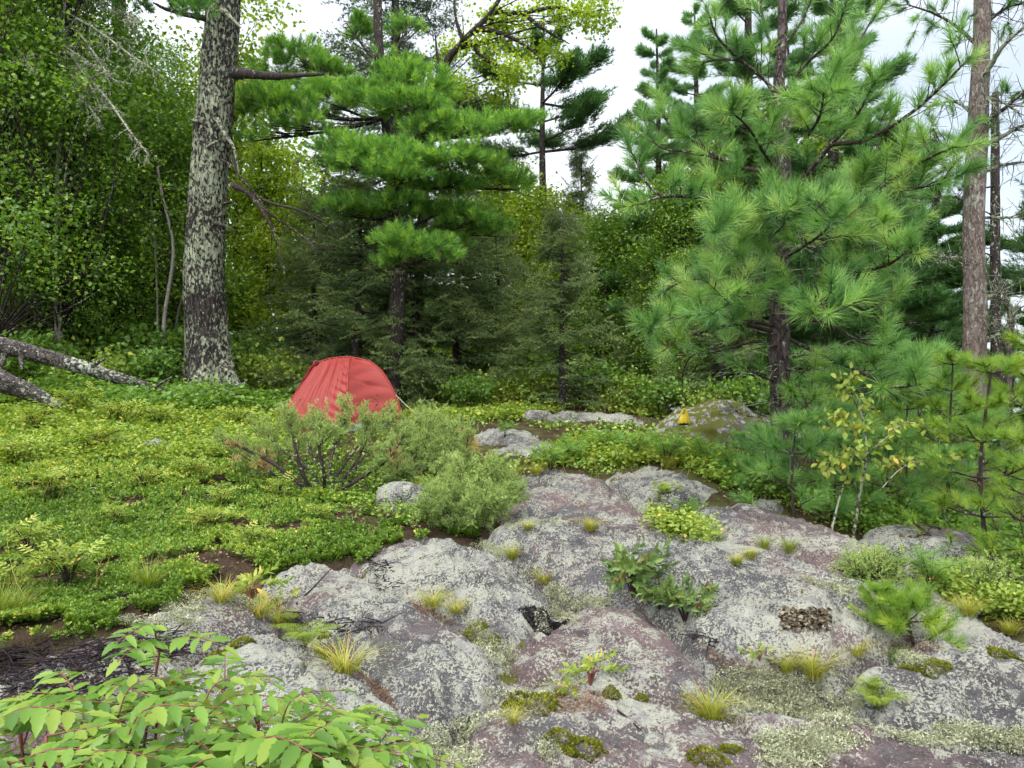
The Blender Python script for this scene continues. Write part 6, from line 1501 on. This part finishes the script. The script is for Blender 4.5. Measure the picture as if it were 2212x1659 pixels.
for i, (src, px, py, s, lab) in enumerate([(g3, 745, 1455, 1.2, 'trailing dry grass along the lower edge of the long lobe'), (g3, 700, 1420, .9, 'short trailing grass between fern and dry grass'), (g3, 935, 1312, 1.0, 'grass tuft in the hollow above the long lobe'), (g3, 985, 1325, .8, 'second grass tuft in the hollow above the long lobe'),
        (g2, 1105, 1205, .75, 'grass tuft on the near edge of the main slab'), (g2, 1140, 1145, .55, 'small grass tuft under the purple slab'), (g2, 1275, 1148, .7, 'grass tuft on the rim below the purple slab'), (g3, 1175, 1255, .9, 'sparse grass in pale lichen beside the whaleback lobe'),
        (g2, 1755, 1465, 1.0, 'wide grass tuft below the face of the main slab'), (g2, 1700, 1450, .7, 'reddish grass tuft below the face of the main slab'), (g3, 1850, 1415, .8, 'thin grass tuft near the pine seedling'), (g1, 1705, 1195, .7, 'green grass tuft along the upper crack'), (g1, 1650, 1185, .6, 'second green grass tuft along the upper crack'),
        (g2, 1590, 1218, .5, 'small yellow grass tuft on the main slab'), (g1, -5, 1345, 1.3, 'long arching yellow grass at the edge of the bearberry'), (g1, 40, 1330, .9, 'arching grass beside the rose sprig'), (g2, 2090, 1330, .8, 'grass tuft near the rim juniper'), (g2, 2180, 1370, .7, 'grass tuft on the far end of the upper slab'), (g2, 1110, 1030, .9, 'yellow grass fringe above the purple slab'), (g2, 1160, 1025, .8, 'low yellow grass beside the rowan shoot'), (g2, 1060, 1015, .8, 'yellow grass beside the round juniper'),
        (g2, 1450, 1010, 1.1, 'yellow grass tuft below the rowan bushes'), (g2, 1370, 1005, 1.0, 'yellow grass tuft under the leaning rowan stem'), (g2, 1060, 905, 1.0, 'pale grass at the far edge of the flat bare rock'), (g3, 480, 1300, 1.0, 'dry brownish grass beside the twig-strewn rock'), (g3, 600, 1350, .8, 'thin dry grass next to the fern'), (g2, 1620, 1205, .5, 'tiny grass tuft on the crest of the main slab'),
        (g3, 1110, 1560, .5, 'few grass blades at the foot of the long lobe'), (g1, 1920, 1240, .6, 'grass beside the low juniper cushion'), (g2, 900, 1060, .9, 'dry grass behind the small boulder'), (g3, 860, 1045, 1.0, 'dry stalks between the junipers')]):
    o = src.copy(); C.objects.link(o); o.location = tuple(on(px, py)); o.rotation_euler = (0, 0, U(0, 6.28)); o.scale = (s, s, s); o['label'] = lab

# thin tall grass stalks over the slope
g = Geo()
c = np.vstack([in_px([(0, 900), (600, 920), (700, 1090), (500, 1250), (0, 1320)], 110), in_px([(1150, 1000), (1500, 960), (1500, 1040), (1150, 1040)], 60), in_px([(880, 890), (1400, 895), (1400, 915), (900, 930)], 70)])
for b_ in on_many(c[:, 0], c[:, 1]):
    tp = twig_pts(b_, (rng.normal(0, .3), rng.normal(0, .3), 1), U(.18, .42), -.2, 6); g.tube(tp, np.linspace(.0022, .001, 7), 3, U(.5, .95))
tag(g.build('grass_stalks', M['grass']), 'scattered thin dry grass stalks over the green slope', 'grass', None, 'stuff')

# ------------------------------------------------------------------ ferns and little plants
def fern(H, nf, label, seed):
    global rng
    keep = rng; rng = np.random.default_rng(seed)
    root = thing('fern_plant', (0, 0, 0), label, 'fern', 'ferns in the rock cracks')
    for f in range(nf):
        g = Geo(); a = f * 6.28 / nf + U(-.4, .4); L = H * U(.75, 1.15); out = np.array([math.cos(a), math.sin(a), 0])
        p_ = catmull([(0, 0, 0), out * L * .35 + [0, 0, L * .45], out * L * .95 + [0, 0, L * .5]], 16); g.tube(p_, np.linspace(.0025, .001, 16), 3, .2)
        sd = np.array([-out[1], out[0], 0]); n = 14
        for i in range(2, 16):
            w_ = .30 * L * math.sin(math.pi * (i / 16) ** .7) + .01
            for s_ in (-1, 1):
                d = nrm(sd * s_ + (p_[i] - p_[i - 1]) * 12 * .6); y = nrm(np.cross(d, np.cross([0, 0, 1.0], d)))
                for k_ in range(4):
                    o_ = p_[i] + d * w_ * (.15 + .22 * k_)
                    scatter(g, LEAF2[0] * np.array([.45, .5, 1]), LEAF2[1], [o_, o_], np.stack([np.stack([np.cross(y, e), y, e], -1) for e in (nrm(d + .9 * out), nrm(d - .9 * out))]), w_ * .26 * (1 - .16 * k_) + .002, U(.2, 1))
        g.build('frond', M['fern'], root)
    rng = keep
    return root
f1 = place(fern(.17, 8, 'lacy fern below the stick on the long rock lobe', 521), on(660, 1395), 0, 1.2)
copy_tree(f1, on(1895, 1530), 1.4, 1.0, 'bright lacy fern in reindeer lichen beside the grey block'); copy_tree(f1, on(625, 1345), 2.4, .7, 'small lacy fern above the larger one'); copy_tree(f1, on(1880, 1490), .4, .6, 'little fern right above the bright one')
rb = place(bush('rosette_plant', .09, .06, 'small leafy plant with a yellow tip on the pink slab', 'plant', 'small plants on the slabs', 'rose', 531, LAUR, 6, 2, (.7, 1.0), 'red_stem'), on(1275, 1478), 0, 1.1)
copy_tree(rb, on(1640, 1425), 1.0, .6, 'tiny plant below the face of the main slab'); copy_tree(rb, on(1240, 1500), 2.0, .5, 'tiny plant beside the small leafy plant')
copy_tree(rb, on(540, 1300), .5, 1.4, 'leafy herb beside the dry grass at the rock edge'); copy_tree(rb, on(600, 1325), 1.5, 1.2, 'leafy herb above the lacy fern')
for i, (px, py, h, lab) in enumerate([(802, 935, .62, 'dry brown seed stalk standing in front of the tent'), (660, 925, .52, 'thin dry stalk in front of the tent door'), (690, 920, .4, 'short dry stalk in front of the tent'), (640, 930, .3, 'pale dry stalk at the tent corner')]):
    b_ = at(px, 11.2 if i < 3 else 11.5); T_ = thing('dry_stalk_plant', b_, lab, 'dry stalk', 'dry stalks by the tent'); g = Geo()
    tp = twig_pts((0, 0, 0), (.05, 0, 1), h, .1, 8); g.tube(tp, np.linspace(.006, .004, 9), 5); g.build('stem', M['deadneedle'], T_)
    g = Geo(); n = 40 if i == 0 else 14; c_ = tp[rng.integers(6, 9, n)] + rng.normal(0, .014, (n, 3)); leaves(g, c_, U(.012, .03, n), U(0, .6, n), .2, .1); g.build('seed_head', M['deadneedle'], T_)

# ------------------------------------------------------------------ lichens, moss and litter on the rock
def puff(n, r):
    d = rdir(n, -.1, 1); p_ = d * (U(.55, 1, n) ** .5)[:, None] * np.array([1, 1, .62]); e = nrm(rng.normal(0, 1, (n, 3))); f = nrm(rng.normal(0, 1, (n, 3)) + d * .8)
    return np.stack([p_, p_ + e * .16, p_ + f * .24], 1).reshape(-1, 3), np.arange(3 * n).reshape(-1, 3), np.repeat(np.clip(U(-.2, .25, n) + .25 * (p_[:, 2] - .3), -.4, .4), 3)
PUFF = [puff(70, 1) for _ in range(3)]
def puffs(geo, P3, size, tone):
    n = len(P3); k_ = rng.integers(0, 3, n); size = np.broadcast_to(size, (n,)); tone = np.broadcast_to(tone, (n,))
    for m in range(3):
        s_ = k_ == m; scatter(geo, PUFF[m][0], PUFF[m][1], P3[s_], frames(np.tile([[0, 0, 1.0]], (s_.sum(), 1)), U(0, 6.28, s_.sum())), size[s_], np.clip(tone[s_], .2, .8), 0, PUFF[m][2])
zones = [([(1170, 1250), (1260, 1285), (1330, 1300), (1250, 1330), (1250, 1400), (1180, 1400), (1160, 1330), (1175, 1290)], 260), ([(1570, 1440), (1680, 1455), (1800, 1470), (1900, 1500), (2000, 1560), (2212, 1580), (2212, 1620), (2000, 1610), (1850, 1570), (1700, 1545), (1600, 1530), (1540, 1480)], 850),
         ([(1040, 1165), (1110, 1195), (1200, 1250), (1180, 1280), (1110, 1220), (1020, 1180)], 160), ([(980, 1560), (1100, 1540), (1180, 1600), (1250, 1659), (1000, 1659), (900, 1659), (900, 1600)], 330), ([(380, 1290), (480, 1270), (560, 1310), (440, 1345), (300, 1360), (250, 1340)], 170),
         ([(1000, 1330), (1130, 1420), (1110, 1480), (1060, 1460)], 110), ([(1850, 1410), (1960, 1400), (2000, 1430), (1900, 1460)], 110), ([(1640, 1590), (1760, 1560), (1860, 1600), (1760, 1659), (1640, 1659)], 230), ([(1700, 1240), (1850, 1270), (1980, 1320), (1960, 1330), (1800, 1280)], 100), ([(1000, 1110), (1250, 1125), (1230, 1140), (1010, 1150)], 90),
         ([(2050, 1290), (2160, 1300), (2150, 1330), (2060, 1320)], 60), ([(1040, 1470), (1200, 1440), (1260, 1480), (1150, 1520), (1050, 1520)], 90), ([(560, 1540), (680, 1580), (760, 1640), (600, 1650)], 80)]
g = Geo(); c = np.vstack([in_px(z_, n) for z_, n in zones]); P3 = on_many(c[:, 0], c[:, 1])
rd = rockdepth(P3[:, 0], P3[:, 1]); keepm = (fbm(P3[:, 0] * 4, P3[:, 1] * 4, 0, 61, 3) > -.25)
P3 = P3[keepm]; puffs(g, P3, U(.016, .052, len(P3)) , U(.25, .8, len(P3)))
tag(g.build('reindeer_lichen_clumps', M['reindeer']), 'pale yellow-green reindeer lichen filling the hollows of the rock', 'lichen', None, 'stuff')
def cushion(px, py, r, label, mat='moss', flat=.4, asp=1.0, cat='moss', n0=900):
    g = Geo(); n = int(n0); P0 = on(px, py); d = rdir(n, 0, 1); rr = r * (1 + .25 * fbm(d[:, 0] * 2, d[:, 1] * 2, d[:, 2] * 2, int(px), 2))
    p_ = d * rr[:, None] * np.array([asp, .8, flat]); xy = P0[:2] + p_[:, :2]; z = surf_q(xy[:, 0], xy[:, 1]) - P0[2]
    p_[:, 2] = p_[:, 2] * .8 + np.clip(z, -.15, .15) + .002; s_ = r * .12 + .004
    e = nrm(rng.normal(0, 1, (n, 3))) * s_ * .5; f = nrm(d + rng.normal(0, .5, (n, 3))) * s_
    g.add(np.stack([p_ - e, p_ + e, p_ + f], 1).reshape(-1, 3), np.arange(3 * n).reshape(-1, 3), np.repeat(np.clip(U(.1, .7, n) + .3 * d[:, 2], 0, 1), 3))
    o = g.build(('moss_cushion' if mat == 'moss' else 'black_lichen_clump') , M[mat], None, False, tuple(P0))
    tag(o, label, cat, 'moss cushions on the rock' if mat == 'moss' else None, 'thing')
cushion(1178, 1362, .075, 'black lichen clump beside the pale hump of bedrock', 'blackmoss', .42, 1.5, 'lichen', 1500)
for px, py, r, lab in [(1150, 1530, .085, 'largest dark green moss cushion on the pink slab'), (1120, 1510, .05, 'moss cushion touching the largest one'), (1255, 1625, .07, 'moss cushion low on the pink slab'), (1215, 1600, .05, 'moss patch above the low cushion'), (1320, 1500, .03, 'little moss cushion beside the small leafy plant'), (1210, 1500, .025, 'tiny moss cushion near the yellow-tipped plant'),
                       (1385, 1510, .025, 'tiny moss cushion at the foot of the pale hump'), (1530, 1640, .06, 'moss patch near the dense grass tuft'), (1580, 1620, .035, 'small moss patch beside the pale lichen ledge'), (2170, 1415, .06, 'green moss cushion on the end of the upper slab'), (2020, 1440, .06, 'green moss on the grey block'), (1965, 1445, .04, 'small moss beside the pine seedling'), (1820, 1605, .035, 'moss spot on the flat pink ledge'),
                       (520, 1390, .05, 'moss cushion on the twig-strewn rock'), (360, 1490, .06, 'moss between the twigs and the sumac'), (460, 1420, .04, 'moss spot near the sumac tip'), (700, 1375, .025, 'tiny moss cushion beside the dark twigs'), (1020, 1370, .06, 'dark moss on the flank of the whaleback lobe'), (1050, 1400, .05, 'moss band below the whaleback lobe'), (1690, 1540, .035, 'moss spot among the reindeer lichen')]:
    cushion(px, py, r, lab, 'moss', .35, 1.25, 'moss', 700)
# dark twigs and needle litter
g = Geo()
for poly, n, l in [([(-60, 1400), (150, 1395), (350, 1360), (420, 1390), (300, 1470), (180, 1500), (80, 1520), (-60, 1560)], 620, .16), ([(600, 1320), (700, 1330), (850, 1345), (820, 1365), (700, 1370), (620, 1345)], 70, .12), ([(790, 1200), (840, 1210), (860, 1270), (820, 1280)], 60, .1), ([(100, 1290), (260, 1270), (280, 1310), (150, 1330)], 120, .14), ([(1500, 1360), (1560, 1390), (1540, 1400), (1490, 1385)], 30, .1)]:
    c = in_px(poly, n); B = on_many(c[:, 0], c[:, 1])
    for b_ in B:
        d = rdir(1, -.05, .25)[0]; tp = twig_pts(b_ + [0, 0, .006], d, l * U(.4, 1.3), -.1, 4); g.tube(tp, np.linspace(U(.002, .005), .0015, 5), 4)
M['litter_twig'] = bark_mat('litter_twig', (0.055, 0.042, 0.046), (0.02, 0.015, 0.018), None, 0, 1, 40, .3)
tag(g.build('twig_litter', M['litter_twig']), 'dark fallen twigs matted over the rock', 'twigs', None, 'stuff')
g = Geo(); n = 2600; c = np.vstack([in_px(z_, n // 6) for z_ in ([(1500, 1380), (1600, 1430), (1700, 1450), (1650, 1470), (1540, 1440)], [(1940, 1370), (2040, 1400), (1990, 1420), (1900, 1420)], [(1020, 950), (1200, 940), (1200, 985), (1030, 985)], [(700, 1400), (830, 1490), (860, 1540), (800, 1480)], [(880, 1290), (960, 1330), (1000, 1360), (900, 1320)], [(1200, 1480), (1320, 1500), (1300, 1540), (1180, 1540)])])
B = on_many(c[:, 0], c[:, 1]); m = len(B); d = rdir(m, 0, .2); sd = nrm(np.cross(d, [0, 0, 1.0])) * .0012 * np.clip(B[:, 1:2] / 4, 1, 3); L = U(.03, .08, m)[:, None]
g.add(np.stack([B + [0, 0, .005] + sd, B + [0, 0, .005] - sd, B + d * L + [0, 0, .006]], 1).reshape(-1, 3), np.arange(3 * m).reshape(-1, 3), np.repeat(U(0, 1, m), 3))
tag(g.build('needle_litter', M['deadneedle']), 'rusty dead pine needles caught in the rock hollows', 'needles', None, 'stuff')
for pts_, lab in [([(1205, 1478), (1170, 1440), (1160, 1410)], None), ([(1280, 1500), (1340, 1545), (1390, 1590)], 'bent dark stick lying on the pink slab'), ([(620, 1215 + 30), (540, 1285), (430, 1235), (400, 1205)], 'long thin dead stem leaning over the bearberry edge'), ([(640, 1310), (690, 1270), (740, 1230)], 'thin straight dead stem standing on the long lobe')]:
    if lab is None: continue
    B = [on(a, b) for a, b in pts_]; T = B[0]; g = Geo(); up = .12 if 'leaning' in lab or 'standing' in lab else .015
    W = [b_ - T + np.array([0, 0, .006 + up * i / len(B)]) for i, b_ in enumerate(B)]; limb(g, W, .006, .002, 16, 6, 0, .1); o = g.build('dead_stick', M['litter_twig'], None, True, tuple(T)); tag(o, lab, 'stick')

# ------------------------------------------------------------------ sumac in front, leaf by leaf
LFT = []
for kk in range(4):
    V, Fc = leaf(1.0, .36, .32, .10, 9, U(.05, .3)); LFT.append(Geo().add(V, Fc, U(.2, .6)))
def leaflet_mesh(i, tint):
    V, Fc = np.concatenate(LFT[i].V), np.concatenate(LFT[i].F); V = V.copy(); V[:, 1] += .02 * np.sin(V[:, 2] * 38) * np.abs(V[:, 0]) * 6 * .5
    me = Geo().add(V, Fc, tint).mesh('leaflet'); me.materials.append(M['sumac']); return me
LM = [leaflet_mesh(i % 4, t) for i, t in enumerate([.15, .3, .45, .55, .65, .75, .85, .95])]
from mathutils import Matrix, Vector
def sumac(px, py, Y, n_leaf, label, seed, L=.27, aims=None):
    n_leaf += 3
    global rng
    keep = rng; rng = np.random.default_rng(seed)
    top = P(px, py, Y); base = np.array([top[0] + U(-.08, .08), top[1] + U(-.05, .1), float(surf_q(top[0], top[1] + .05)[0])])
    root = thing('sumac_shrub', base, label, 'sumac shrub', 'sumac shoots in front of the rock')
    st = catmull([(0, 0, -.03), (top - base) * .5 + [U(-.04, .04), U(-.04, .04), 0], top - base], 14)
    Geo().tube(st, np.linspace(.0055, .003, 14), 7).build('stem', M['red_stem'], root, True)
    for f in range(n_leaf):
        a = f * 2.4 + U(-.3, .3); Lf = L * U(.7, 1.1); o = st[rng.integers(9, 14)] if f else st[-1]
        out = np.array([math.cos(a), math.sin(a), 0]); el = U(.05, .6) if f < n_leaf - 1 else 1.1
        c = catmull([o, o + out * Lf * .5 * math.cos(el) + [0, 0, Lf * .5 * math.sin(el)], o + out * Lf * math.cos(el * .4) + [0, 0, Lf * (math.sin(el) * .55 - .10)]], 20)
        lf = Geo().tube(c, np.linspace(.0022, .001, 20), 5).build('leaf', M['red_stem'], root, True)
        npair = rng.integers(5, 8)
        for i in range(npair + 1):
            ts = .22 + .76 * i / npair; k_ = min(19, int(ts * 19)); fw = nrm(c[min(k_ + 1, 19)] - c[k_ - 1]); sd = nrm(np.cross(fw, [0, 0, 1.0]))
            for s_ in ((-1, 1) if i < npair else (0,)):
                d = nrm(fw * (.42 if s_ else 1) + sd * s_ + np.array([0, 0, U(-.28, .12)])); nup = np.array([0, 0, 1.0]) + rng.normal(0, .18, 3); y = nrm(np.cross(d, np.cross(nup, d))); x = np.cross(y, d)
                ll = Lf * U(.27, .35) * (1.08 - .35 * abs(ts - .5))
                o2 = bpy.data.objects.new('leaflet', LM[rng.integers(0, 8) if U(0, 1) < .9 else 7]); C.objects.link(o2); o2.parent = lf
                m4 = Matrix(((x[0] * ll, y[0] * ll, d[0] * ll, c[k_][0]), (x[1] * ll, y[1] * ll, d[1] * ll, c[k_][1]), (x[2] * ll, y[2] * ll, d[2] * ll, c[k_][2]), (0, 0, 0, 1)))
                o2.matrix_local = m4
    rng = keep
SUM = [(40, 1560, 1.6, 6, 'sumac shoot at the lower picture corner'), (170, 1520, 1.75, 6, 'sumac shoot under the pale bare rock'), (345, 1405, 1.9, 5, 'tallest sumac tip reaching over the dark twigs'), (430, 1560, 1.55, 6, 'sumac shoot with wide spreading leaves'), (560, 1530, 1.8, 5, 'sumac shoot in front of the low grey lobe'), (735, 1545, 1.85, 5, 'sumac shoot furthest out over the rock'),
       (500, 1640, 1.35, 6, 'sumac shoot low in the middle of the thicket'), (260, 1640, 1.35, 6, 'low sumac shoot with long leaflets'), (800, 1630, 1.7, 5, 'sumac shoot at the rock side of the thicket'), (5, 1520, 1.95, 5, 'sumac shoot beside the dark twigs'), (650, 1620, 1.5, 6, 'sumac shoot below the furthest one'), (130, 1650, 1.3, 5, 'lowest sumac shoot near the corner'), (-60, 1600, 1.5, 5, 'sumac shoot cut by the picture edge'), (340, 1540, 1.7, 5, 'sumac shoot just below the tallest tip'),
       (250, 1560, 1.6, 6, 'sumac shoot between the corner and the tallest tip'), (380, 1640, 1.45, 6, 'sumac shoot crowded under the wide leaves'), (600, 1590, 1.65, 6, 'sumac shoot half under the furthest one'), (100, 1590, 1.45, 6, 'sumac shoot close to the corner shoot'), (720, 1650, 1.5, 5, 'sumac shoot at the lower rock edge'), (20, 1650, 1.3, 5, 'sumac shoot right in the corner'), (480, 1490, 1.95, 4, 'thin sumac tip beside the low grey lobe'), (850, 1665, 1.75, 4, 'small sumac shoot at the end of the thicket')]
for i, (px, py, Y, n, lab) in enumerate(SUM): sumac(px, py, Y, n, lab, 601 + i, .18 if Y > 1.8 else .205)
